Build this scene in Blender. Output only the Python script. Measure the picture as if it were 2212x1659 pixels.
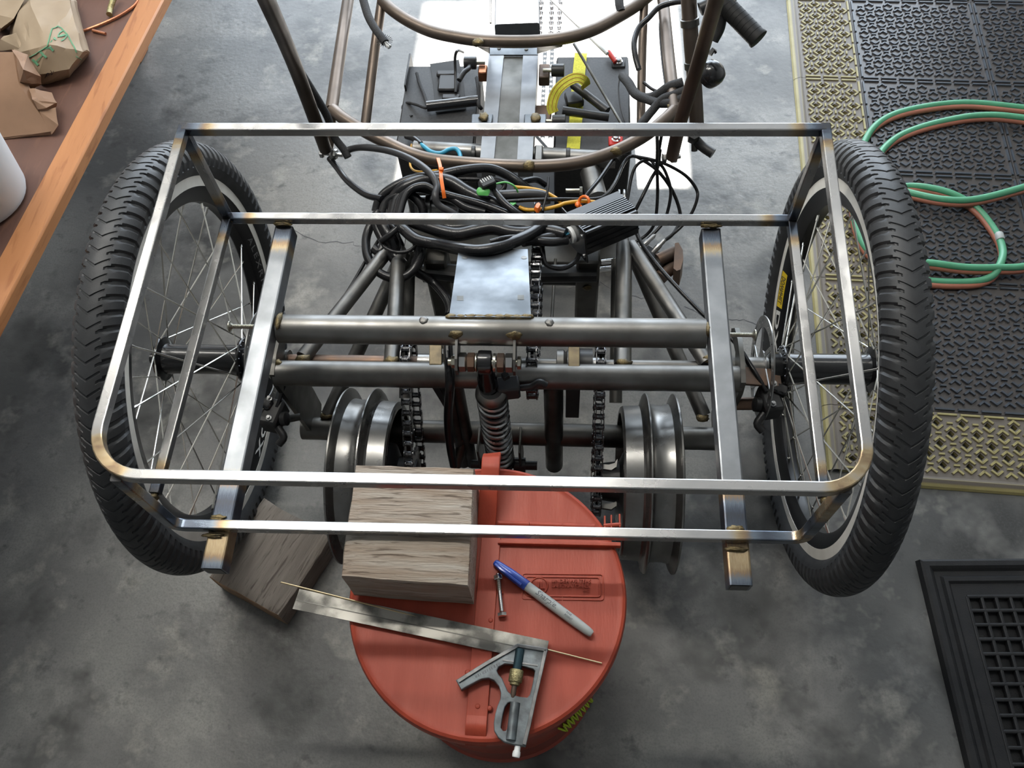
import bpy, bmesh, math, random
from mathutils import Vector, Matrix, Quaternion, noise

random.seed(7)
for _o in list(bpy.data.objects):
    bpy.data.objects.remove(_o, do_unlink=True)
SC = bpy.context.scene
COL = SC.collection

# ------------------------------------------------------------------ camera
FPX, IW, IH = 1838.76, 2212.0, 1659.0
CPOS = Vector((0.0923, -0.6902, 1.4578))
YAW, PITCH, ROLL = -0.1282, 1.0394, -0.0935
_f = Vector((math.sin(YAW) * math.cos(PITCH), math.cos(YAW) * math.cos(PITCH), -math.sin(PITCH)))
_r = Vector((math.cos(YAW), -math.sin(YAW), 0))
_u = _r.cross(_f)
CR = math.cos(ROLL) * _r + math.sin(ROLL) * _u
CU = -math.sin(ROLL) * _r + math.cos(ROLL) * _u
CF = _f
cam_data = bpy.data.cameras.new('camera')
cam_data.sensor_width = 36.0
cam_data.lens = FPX / IW * 36.0
cam_data.clip_start = 0.02
cam = bpy.data.objects.new('camera', cam_data)
COL.objects.link(cam)
cam.matrix_world = Matrix(((CR.x, CU.x, -CF.x, CPOS.x), (CR.y, CU.y, -CF.y, CPOS.y), (CR.z, CU.z, -CF.z, CPOS.z), (0, 0, 0, 1)))
SC.camera = cam

# ------------------------------------------------------------------ world, sun, lights, exposure
world = bpy.data.worlds.new('sky'); SC.world = world
world.use_nodes = True
_bg = world.node_tree.nodes['Background']
_bg.inputs[0].default_value = (0.62, 0.78, 1.0, 1); _bg.inputs[1].default_value = 1.0
SC.view_settings.view_transform = 'Standard'
SC.view_settings.look = 'None'
SC.view_settings.gamma = 1.0
SC.view_settings.use_curve_mapping = False
SC.view_settings.exposure = -0.25
SC.cycles.max_bounces = 5; SC.cycles.diffuse_bounces = 3; SC.cycles.glossy_bounces = 3; SC.cycles.transmission_bounces = 2

def lamp(name, kind, loc, direction, energy, color, size=None, size_y=None, angle=None):
    d = bpy.data.lights.new(name, kind); d.energy = energy; d.color = color
    if kind == 'AREA':
        d.shape = 'RECTANGLE'; d.size = size; d.size_y = size_y
    if angle is not None: d.angle = angle
    o = bpy.data.objects.new(name, d); COL.objects.link(o); o.location = loc
    o.rotation_euler = Vector(direction).to_track_quat('-Z', 'Y').to_euler()
    return o
CEIL = 2.8; LAMPZ = 2.5
SUN_DIR = Vector((-0.10, -0.55, -1.0)).normalized()
lamp('sun', 'SUN', (0, 2, 5), SUN_DIR, 45.0, (1.0, 0.96, 0.90), angle=0.009)
lamp('doorway_daylight', 'AREA', (0.1, 2.95, 1.15), (0, -1, -0.12), 165, (0.80, 0.90, 1.0), 3.4, 2.1)

# ------------------------------------------------------------------ pixel -> place: where a pixel's ray meets a known height or plane
def ray(x, y):
    return CR * ((x - IW / 2) / FPX) + CU * (-(y - IH / 2) / FPX) + CF
def P(x, y, z):
    d = ray(x, y); return CPOS + d * ((z - CPOS.z) / d.z)
def PY(x, y, Y):
    d = ray(x, y); return CPOS + d * ((Y - CPOS.y) / d.y)
def PX(x, y, X):
    d = ray(x, y); return CPOS + d * ((X - CPOS.x) / d.x)
def V(*a): return Vector(a)

# ------------------------------------------------------------------ mesh helpers
def circle(r, n=10, sx=1.0, sy=1.0):
    return [(r * sx * math.cos(2 * math.pi * i / n), r * sy * math.sin(2 * math.pi * i / n)) for i in range(n)]
def rsec(w, h, b):
    """rectangle section w (sideways) by h (up) with cut corners, centred"""
    x, y = w / 2, h / 2
    return [(x, y - b), (x - b * .3, y - b * .3), (x - b, y), (-x + b, y), (-x + b * .3, y - b * .3), (-x, y - b), (-x, -y + b), (-x + b * .3, -y + b * .3), (-x + b, -y), (x - b, -y), (x - b * .3, -y + b * .3), (x, -y + b)]
def spline(pts, n=8, closed=False):
    pts = [Vector(p) for p in pts]; out = []
    m = len(pts)
    if m < 3 and not closed: return pts
    rng = range(m) if closed else range(m - 1)
    for i in rng:
        if closed: a, b, c, d = pts[(i - 1) % m], pts[i], pts[(i + 1) % m], pts[(i + 2) % m]
        else:
            b, c = pts[i], pts[i + 1]
            a = pts[i - 1] if i > 0 else b * 2 - c
            d = pts[i + 2] if i + 2 < m else c * 2 - b
        for k in range(n):
            t = k / n
            out.append(0.5 * ((2 * b) + (c - a) * t + (2 * a - 5 * b + 4 * c - d) * t * t + (3 * b - a - 3 * c + d) * t ** 3))
    if not closed: out.append(pts[-1])
    return out
def fillet(pts, r, n=6):
    pts = [Vector(p) for p in pts]; out = [pts[0]]
    for i in range(1, len(pts) - 1):
        p, a, b = pts[i], pts[i - 1], pts[i + 1]
        rr = r[i] if isinstance(r, (list, tuple)) else r
        u, w = (a - p).normalized(), (b - p).normalized()
        ang = math.acos(max(-1, min(1, u.dot(w))))
        if rr <= 0 or ang > 3.1: out.append(p); continue
        t = rr / math.tan(ang / 2)
        s, e = p + u * t, p + w * t
        c = p + (u + w).normalized() * (rr / math.sin(ang / 2))
        v0, v1 = s - c, e - c
        tot = v0.angle(v1)
        for k in range(n + 1):
            f = k / n
            out.append(c + (v0 * math.sin((1 - f) * tot) + v1 * math.sin(f * tot)) / math.sin(tot))
    out.append(pts[-1]); return out
def dense(pts, ends=(.004, .012, .02, .03, .045, .06, .09)):
    """add points near both ends of a path (for heat marks)"""
    pts = [Vector(p) for p in pts]; L = [0]
    for a, b in zip(pts, pts[1:]): L.append(L[-1] + (b - a).length)
    T = L[-1]
    s = sorted(set([round(x, 5) for x in L] + [round(e, 5) for e in ends if e < T / 2] + [round(T - e, 5) for e in ends if e < T / 2]))
    out = []
    for x in s:
        for i in range(len(L) - 1):
            if x <= L[i + 1] + 1e-4:
                f = min(1, max(0, (x - L[i]) / max(1e-9, L[i + 1] - L[i]))); out.append(pts[i].lerp(pts[i + 1], f)); break
    return out

ORG = {}
class MB:
    def __init__(s): s.v = []; s.f = []; s.heat = {}; s.flat = False
    def add(s, verts, faces):
        o = len(s.v); s.v += [Vector(p) for p in verts]; s.f += [tuple(o + i for i in f) for f in faces]; return s
    def box(s, c, size, rot=None, bevel=0.0):
        c = Vector(c); x, y, z = size[0] / 2, size[1] / 2, size[2] / 2
        R = rot if rot is not None else Matrix.Identity(3)
        if bevel > 0:
            b = min(bevel, x * .9, y * .9, z * .9); vs = []; idx = {}
            for sx in (-1, 1):
                for sy in (-1, 1):
                    for sz in (-1, 1):
                        for ax in range(3):
                            p = [sx * (x - b), sy * (y - b), sz * (z - b)]; p[ax] = (sx * x, sy * y, sz * z)[ax]
                            idx[(sx, sy, sz, ax)] = len(vs); vs.append(c + R @ Vector(p))
            fs = []
            for ax in range(3):
                o1, o2 = [a for a in range(3) if a != ax]
                for sg in (-1, 1):
                    q = []
                    for a, b2 in ((-1, -1), (1, -1), (1, 1), (-1, 1)):
                        k = [0, 0, 0]; k[ax] = sg; k[o1] = a; k[o2] = b2; q.append(idx[(*k, ax)])
                    fs.append(q if (sg > 0) ^ (ax == 1) else q[::-1])
            for ax in range(3):
                o1, o2 = [a for a in range(3) if a != ax]
                for a in (-1, 1):
                    for b2 in (-1, 1):
                        k0 = [0, 0, 0]; k1 = [0, 0, 0]; k0[ax] = -1; k1[ax] = 1
                        for k in (k0, k1): k[o1] = a; k[o2] = b2
                        fs.append([idx[(*k0, o1)], idx[(*k1, o1)], idx[(*k1, o2)], idx[(*k0, o2)]])
            for sx in (-1, 1):
                for sy in (-1, 1):
                    for sz in (-1, 1): fs.append([idx[(sx, sy, sz, a)] for a in range(3)])
            return s.add(vs, fs)
        vs = [c + R @ Vector((sx * x, sy * y, sz * z)) for sx in (-1, 1) for sy in (-1, 1) for sz in (-1, 1)]
        return s.add(vs, [(0, 1, 3, 2), (4, 6, 7, 5), (0, 4, 5, 1), (2, 3, 7, 6), (0, 2, 6, 4), (1, 5, 7, 3)])
    def sweep(s, path, sec, up=(0, 0, 1), cap=True, closed=False, scale=None, heat=None, fixed=True):
        path = [Vector(p) for p in path]; n = len(path); m = len(sec); up = Vector(up).normalized()
        if m == 12 and abs(sec[2][1] - sec[3][1]) < 1e-9: s.flat = True
        base = len(s.v); nrm = None
        for i, p in enumerate(path):
            if closed: t = path[(i + 1) % n] - path[i - 1]
            else: t = path[min(i + 1, n - 1)] - path[max(i - 1, 0)]
            t.normalize()
            if fixed and abs(t.dot(up)) < .98:
                side = t.cross(up).normalized(); u = side.cross(t)
            else:
                if nrm is None:
                    a = up if abs(t.dot(up)) < .95 else Vector((0, 1, 0))
                    nrm = (a - t * a.dot(t)).normalized()
                else: nrm = (nrm - t * nrm.dot(t)).normalized()
                u = nrm; side = t.cross(u).normalized()
            nrm = u
            k = 1.0 if scale is None else scale[i]
            for (a, b) in sec: s.v.append(p + side * (a * k) + u * (b * k))
            if heat is not None:
                for j in range(m): s.heat[base + i * m + j] = heat[i]
        rng = range(n) if closed else range(n - 1)
        for i in rng:
            for j in range(m):
                a = base + i * m + j; b = base + i * m + (j + 1) % m
                c = base + ((i + 1) % n) * m + (j + 1) % m; d = base + ((i + 1) % n) * m + j
                s.f.append((a, d, c, b))
        if cap and not closed:
            s.f.append(tuple(base + j for j in range(m))); s.f.append(tuple(base + (n - 1) * m + j for j in reversed(range(m))))
        return s
    def tube(s, path, r, n=10, cap=True, closed=False, scale=None):
        return s.sweep(path, circle(r, n), cap=cap, closed=closed, scale=scale, fixed=False)
    def lathe(s, prof, o, axis, n=32, closed=False, phase=0.0):
        o = Vector(o); ax = Vector(axis).normalized()
        a = Vector((0, 0, 1)) if abs(ax.z) < .9 else Vector((0, 1, 0))
        u = (a - ax * a.dot(ax)).normalized(); w = ax.cross(u)
        base = len(s.v); m = len(prof)
        for i in range(n):
            th = 2 * math.pi * i / n + phase; d = u * math.cos(th) + w * math.sin(th)
            for r, h in prof: s.v.append(o + ax * h + d * r)
        for i in range(n):
            for j in range(m if closed else m - 1):
                a_, b_ = base + i * m + j, base + i * m + (j + 1) % m
                c_, d_ = base + ((i + 1) % n) * m + (j + 1) % m, base + ((i + 1) % n) * m + j
                s.f.append((a_, d_, c_, b_))
        if not closed:
            if prof[0][0] > 1e-6: s.f.append(tuple(base + i * m for i in range(n)))
            if prof[-1][0] > 1e-6: s.f.append(tuple(base + i * m + m - 1 for i in reversed(range(n))))
        return s
    def prism(s, outline, ext):
        ext = Vector(ext); n = len(outline); o = [Vector(p) for p in outline]
        vs = o + [p + ext for p in o]
        return s.add(vs, [tuple(range(n)), tuple(reversed(range(n, 2 * n)))] + [(i, (i + 1) % n, n + (i + 1) % n, n + i) for i in range(n)])
    def blob(s, c, size, seed=0, amp=.25, sub=2):
        bm = bmesh.new(); bmesh.ops.create_icosphere(bm, subdivisions=sub, radius=1.0)
        rnd = Vector((seed * 3.7, seed * 1.3, seed * .7)); c = Vector(c)
        base = len(s.v)
        for v in bm.verts:
            k = 1 + amp * noise.noise(v.co * 1.7 + rnd)
            s.v.append(c + Vector((v.co.x * size[0], v.co.y * size[1], v.co.z * size[2])) * k)
        for f in bm.faces: s.f.append(tuple(base + v.index for v in f.verts))
        bm.free(); return s
    def hexnut(s, c, axis, af, h): return s.lathe([(af * .5, -h / 2), (af * .577, -h / 2 + h * .12), (af * .577, h / 2 - h * .12), (af * .5, h / 2)], c, axis, 6)
    def bolt(s, p, d, length, r, head=True, af=None):
        d = Vector(d).normalized(); p = Vector(p)
        s.lathe([(r, 0), (r, length)], p, d, 10)
        if head: s.hexnut(p, d, af or r * 3.4, r * 1.4)
        return s
    def mesh(s, name, origin=Vector((0, 0, 0)), smooth=True, angle=40):
        me = bpy.data.meshes.new(name); me.from_pydata([tuple(p - origin) for p in s.v], [], s.f); me.update()
        bm = bmesh.new(); bm.from_mesh(me); bmesh.ops.recalc_face_normals(bm, faces=bm.faces); bm.to_mesh(me); bm.free()
        if s.heat:
            at = me.attributes.new('weld_dist', 'FLOAT', 'POINT')
            for i in range(len(me.vertices)): at.data[i].value = s.heat.get(i, 1.0)
        if smooth:
            me.polygons.foreach_set('use_smooth', [True] * len(me.polygons)); me.set_sharp_from_angle(angle=math.radians(min(angle, 18) if s.flat else angle))
        return me
    def build(s, name, m, parent=None, origin=None, smooth=True, angle=40, **props):
        if parent is not None: org = ORG[parent.name]
        elif origin is not None: org = Vector(origin)
        else:
            xs = [p.x for p in s.v]; ys = [p.y for p in s.v]; zs = [p.z for p in s.v]
            org = Vector(((min(xs) + max(xs)) / 2, (min(ys) + max(ys)) / 2, min(zs)))
        o = bpy.data.objects.new(name, s.mesh(name, org, smooth, angle)); COL.objects.link(o)
        if m is not None: o.data.materials.append(m)
        if parent is not None: o.parent = parent
        else: o.location = org
        ORG[o.name] = org
        for k, v in props.items(): o[k] = v
        return o
def place(name, me, m, parent, mat4):
    """an object that shares mesh data; mat4 in world space"""
    o = bpy.data.objects.new(name, me); COL.objects.link(o)
    if m is not None and not me.materials: me.materials.append(m)
    o.parent = parent
    o.matrix_basis = Matrix.Translation(-ORG[parent.name]) @ mat4 if parent else mat4
    ORG[o.name] = ORG[parent.name] if parent else mat4.translation
    return o
def empty(name, loc, parent=None, **props):
    o = bpy.data.objects.new(name, None); COL.objects.link(o); o.empty_display_size = .05
    if parent is not None: o.parent = parent; ORG[o.name] = ORG[parent.name]
    else: o.location = loc; ORG[o.name] = Vector(loc)
    for k, v in props.items(): o[k] = v
    return o
def thing(name, loc, label, category, group=None):
    o = empty(name, loc, label=label, category=category)
    if group: o['group'] = group
    return o
def frame_m(x, y, z, loc):
    return Matrix(((x[0], y[0], z[0], loc[0]), (x[1], y[1], z[1], loc[1]), (x[2], y[2], z[2], loc[2]), (0, 0, 0, 1)))
def curve_mesh(cu, name):
    o = bpy.data.objects.new(name, cu); COL.objects.link(o)
    dg = bpy.context.evaluated_depsgraph_get(); dg.update()
    e = o.evaluated_get(dg); me = e.to_mesh()
    vs = [v.co.copy() for v in me.vertices]; fs = [tuple(p.vertices) for p in me.polygons]
    e.to_mesh_clear(); bpy.data.objects.remove(o, do_unlink=True); bpy.data.curves.remove(cu)
    return vs, fs
def text_geo(body, size, extrude=.0003, shear=0.0, align='LEFT', spacing=1.0, offset=0.0, res=2):
    cu = bpy.data.curves.new('lettering', 'FONT'); cu.body = body; cu.size = size; cu.extrude = extrude; cu.shear = shear
    cu.align_x = align; cu.align_y = 'CENTER'; cu.space_character = spacing; cu.offset = offset; cu.resolution_u = res
    return curve_mesh(cu, 'lettering')
def shape_geo(loops, extrude, bevel=0.0):
    """flat shape with holes: loops of (x, y)"""
    cu = bpy.data.curves.new('shape', 'CURVE'); cu.dimensions = '2D'; cu.fill_mode = 'BOTH'; cu.extrude = extrude; cu.bevel_depth = bevel; cu.bevel_resolution = 1
    for lp in loops:
        sp = cu.splines.new('POLY'); sp.points.add(len(lp) - 1); sp.use_cyclic_u = True
        for q, (x, y) in zip(sp.points, lp): q.co = (x, y, 0, 1)
    return curve_mesh(cu, 'shape')

# ------------------------------------------------------------------ materials
def _n(t, kind, **kw):
    n = t.nodes.new(kind)
    for k, v in kw.items(): setattr(n, k, v)
    return n
def M(name, c1, c2=None, scale=20, rough=.5, metal=0.0, bump=0.0, bscale=None, detail=5, stretch=(1, 1, 1), lo=.35, hi=.65, rvar=0.0, coat=0.0, emit=None, spec=None, coords='Object'):
    m = bpy.data.materials.new(name); m.use_nodes = True; t = m.node_tree; b = t.nodes['Principled BSDF']
    b.inputs['Base Color'].default_value = (*c1, 1); b.inputs['Roughness'].default_value = rough; b.inputs['Metallic'].default_value = metal
    if coat: b.inputs['Coat Weight'].default_value = coat; b.inputs['Coat Roughness'].default_value = .15
    if spec is not None: b.inputs['Specular IOR Level'].default_value = spec
    if emit: b.inputs['Emission Color'].default_value = (*emit[:3], 1); b.inputs['Emission Strength'].default_value = emit[3]
    if c2 is not None or bump or rvar:
        tc = _n(t, 'ShaderNodeTexCoord'); mp = _n(t, 'ShaderNodeMapping'); mp.inputs['Scale'].default_value = stretch
        t.links.new(tc.outputs[coords], mp.inputs['Vector'])
        ns = _n(t, 'ShaderNodeTexNoise'); ns.inputs['Scale'].default_value = scale; ns.inputs['Detail'].default_value = detail
        t.links.new(mp.outputs['Vector'], ns.inputs['Vector'])
        if c2 is not None:
            mr = _n(t, 'ShaderNodeMapRange'); mr.inputs['From Min'].default_value = lo; mr.inputs['From Max'].default_value = hi
            t.links.new(ns.outputs['Fac'], mr.inputs['Value'])
            mx = _n(t, 'ShaderNodeMix', data_type='RGBA'); mx.inputs['A'].default_value = (*c1, 1); mx.inputs['B'].default_value = (*c2, 1)
            t.links.new(mr.outputs['Result'], mx.inputs['Factor']); t.links.new(mx.outputs['Result'], b.inputs['Base Color'])
        if rvar:
            m2 = _n(t, 'ShaderNodeMapRange'); m2.inputs['From Min'].default_value = .3; m2.inputs['From Max'].default_value = .7
            m2.inputs['To Min'].default_value = rough - rvar; m2.inputs['To Max'].default_value = rough + rvar
            t.links.new(ns.outputs['Fac'], m2.inputs['Value']); t.links.new(m2.outputs['Result'], b.inputs['Roughness'])
        if bump:
            n2 = _n(t, 'ShaderNodeTexNoise'); n2.inputs['Scale'].default_value = bscale or scale * 4; n2.inputs['Detail'].default_value = 4
            t.links.new(mp.outputs['Vector'], n2.inputs['Vector'])
            bp = _n(t, 'ShaderNodeBump'); bp.inputs['Strength'].default_value = bump; bp.inputs['Distance'].default_value = .002
            t.links.new(n2.outputs['Fac'], bp.inputs['Height']); t.links.new(bp.outputs['Normal'], b.inputs['Normal'])
    return m
def heat_steel(name, base, rough, k=1.0):
    """bare steel whose welded ends carry temper colours; attribute weld_dist = metres from the weld"""
    m = M(name, base, tuple(c * .78 for c in base), scale=9, rough=rough, metal=.82, rvar=.08, stretch=(3, 3, 3), detail=4)
    t = m.node_tree; b = t.nodes['Principled BSDF']
    src = [l.from_socket for l in t.links if l.to_socket == b.inputs['Base Color']][0]
    at = _n(t, 'ShaderNodeAttribute', attribute_name='weld_dist')
    ns = _n(t, 'ShaderNodeTexNoise'); ns.inputs['Scale'].default_value = 60
    ad = _n(t, 'ShaderNodeMath', operation='MULTIPLY_ADD'); ad.inputs[1].default_value = .02; t.links.new(ns.outputs['Fac'], ad.inputs[0]); t.links.new(at.outputs['Fac'], ad.inputs[2])
    cr = _n(t, 'ShaderNodeValToRGB'); cr.color_ramp.elements[0].position = .0; cr.color_ramp.elements[0].color = (.10, .085, .06, 1)
    cr.color_ramp.elements[1].position = .2; cr.color_ramp.elements[1].color = (.07, .075, .09, 1)
    for pos, c in ((.28, (.075, .088, .115)), (.42, (.15, .18, .22)), (.52, (.25, .175, .11)), (.64, (.42, .33, .20)), (.8, base)):
        e = cr.color_ramp.elements.new(pos); e.color = (*c, 1)
    ml = _n(t, 'ShaderNodeMath', operation='MULTIPLY'); ml.inputs[1].default_value = 13.0 * k
    t.links.new(ad.outputs[0], ml.inputs[0]); t.links.new(ml.outputs[0], cr.inputs['Fac'])
    gt = _n(t, 'ShaderNodeMapRange'); gt.inputs['From Min'].default_value = .62; gt.inputs['From Max'].default_value = .85; t.links.new(ml.outputs[0], gt.inputs['Value'])
    mx = _n(t, 'ShaderNodeMix', data_type='RGBA'); t.links.new(gt.outputs['Result'], mx.inputs['Factor']); t.links.new(cr.outputs['Color'], mx.inputs['A']); t.links.new(src, mx.inputs['B'])
    t.links.new(mx.outputs['Result'], b.inputs['Base Color'])
    return m
def concrete():
    m = M('concrete', (.235, .23, .216), (.085, .085, .083), scale=2.2, rough=.38, detail=6, bump=.25, bscale=90, rvar=.1, lo=.36, hi=.64)
    t = m.node_tree; b = t.nodes['Principled BSDF']
    src = [l.from_socket for l in t.links if l.to_socket == b.inputs['Base Color']][0]
    tc = [n for n in t.nodes if n.type == 'TEX_COORD'][0]
    def layer(src, scale, lo, hi, col, fac, detail=4):
        ns = _n(t, 'ShaderNodeTexNoise'); ns.inputs['Scale'].default_value = scale; ns.inputs['Detail'].default_value = detail; ns.inputs['Roughness'].default_value = .65
        t.links.new(tc.outputs['Object'], ns.inputs['Vector'])
        mr = _n(t, 'ShaderNodeMapRange'); mr.inputs['From Min'].default_value = lo; mr.inputs['From Max'].default_value = hi; mr.inputs['To Max'].default_value = fac
        t.links.new(ns.outputs['Fac'], mr.inputs['Value'])
        mx = _n(t, 'ShaderNodeMix', data_type='RGBA'); mx.inputs['B'].default_value = (*col, 1)
        t.links.new(mr.outputs['Result'], mx.inputs['Factor']); t.links.new(src, mx.inputs['A']); return mx.outputs['Result']
    src = layer(src, 1.7, .52, .68, (.05, .05, .049), .75)
    src = layer(src, 3.4, .54, .66, (.035, .035, .034), .85)
    src = layer(src, 5.2, .52, .64, (.33, .32, .295), .4)
    src = layer(src, 7.3, .55, .70, (.045, .045, .044), .75)      # oil stains
    src = layer(src, 21, .58, .70, (.045, .045, .045), .65)            # small spots
    src = layer(src, 9, .56, .70, (.42, .40, .35), .5)            # pale patches
    src = layer(src, 260, .45, .75, (.09, .09, .088), .45, 2)      # grain
    t.links.new(src, b.inputs['Base Color'])
    return m
def wood(name, c1, c2, c3, rough, axis, scale=6, bump=.4):
    m = M(name, c1, c2, scale=scale, rough=rough, stretch=axis, detail=6, bump=bump, bscale=scale * 5, lo=.3, hi=.7)
    t = m.node_tree; b = t.nodes['Principled BSDF']
    src = [l.from_socket for l in t.links if l.to_socket == b.inputs['Base Color']][0]
    mp = [n for n in t.nodes if n.type == 'MAPPING'][0]
    ns = _n(t, 'ShaderNodeTexNoise'); ns.inputs['Scale'].default_value = scale * 3.2; ns.inputs['Detail'].default_value = 5; ns.inputs['Distortion'].default_value = .6
    t.links.new(mp.outputs['Vector'], ns.inputs['Vector'])
    mr = _n(t, 'ShaderNodeMapRange'); mr.inputs['From Min'].default_value = .56; mr.inputs['From Max'].default_value = .68; mr.inputs['To Max'].default_value = .8
    t.links.new(ns.outputs['Fac'], mr.inputs['Value'])
    mx = _n(t, 'ShaderNodeMix', data_type='RGBA'); mx.inputs['B'].default_value = (*c3, 1)
    t.links.new(mr.outputs['Result'], mx.inputs['Factor']); t.links.new(src, mx.inputs['A']); t.links.new(mx.outputs['Result'], b.inputs['Base Color'])
    return m

def tile_mat(name, rib, rib2, dust, rough):
    m = M(name, rib, rib2, scale=30, rough=rough, bump=.1, bscale=400)
    t = m.node_tree; b = t.nodes['Principled BSDF']
    src = [l.from_socket for l in t.links if l.to_socket == b.inputs['Base Color']][0]
    tc = [n for n in t.nodes if n.type == 'TEX_COORD'][0]
    sx = _n(t, 'ShaderNodeSeparateXYZ'); t.links.new(tc.outputs['Object'], sx.inputs[0])
    mr = _n(t, 'ShaderNodeMapRange'); dz = _n(t, 'ShaderNodeMath', operation='SUBTRACT'); dz.inputs[1].default_value = .0095; t.links.new(sx.outputs['Z'], dz.inputs[0]); ab = _n(t, 'ShaderNodeMath', operation='ABSOLUTE'); t.links.new(dz.outputs[0], ab.inputs[0])
    mr.inputs['From Min'].default_value = .0008; mr.inputs['From Max'].default_value = .0024; t.links.new(ab.outputs[0], mr.inputs['Value'])
    mx = _n(t, 'ShaderNodeMix', data_type='RGBA'); mx.inputs['A'].default_value = (*dust, 1); t.links.new(mr.outputs['Result'], mx.inputs['Factor']); t.links.new(src, mx.inputs['B'])
    t.links.new(mx.outputs['Result'], b.inputs['Base Color']); return m

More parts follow.
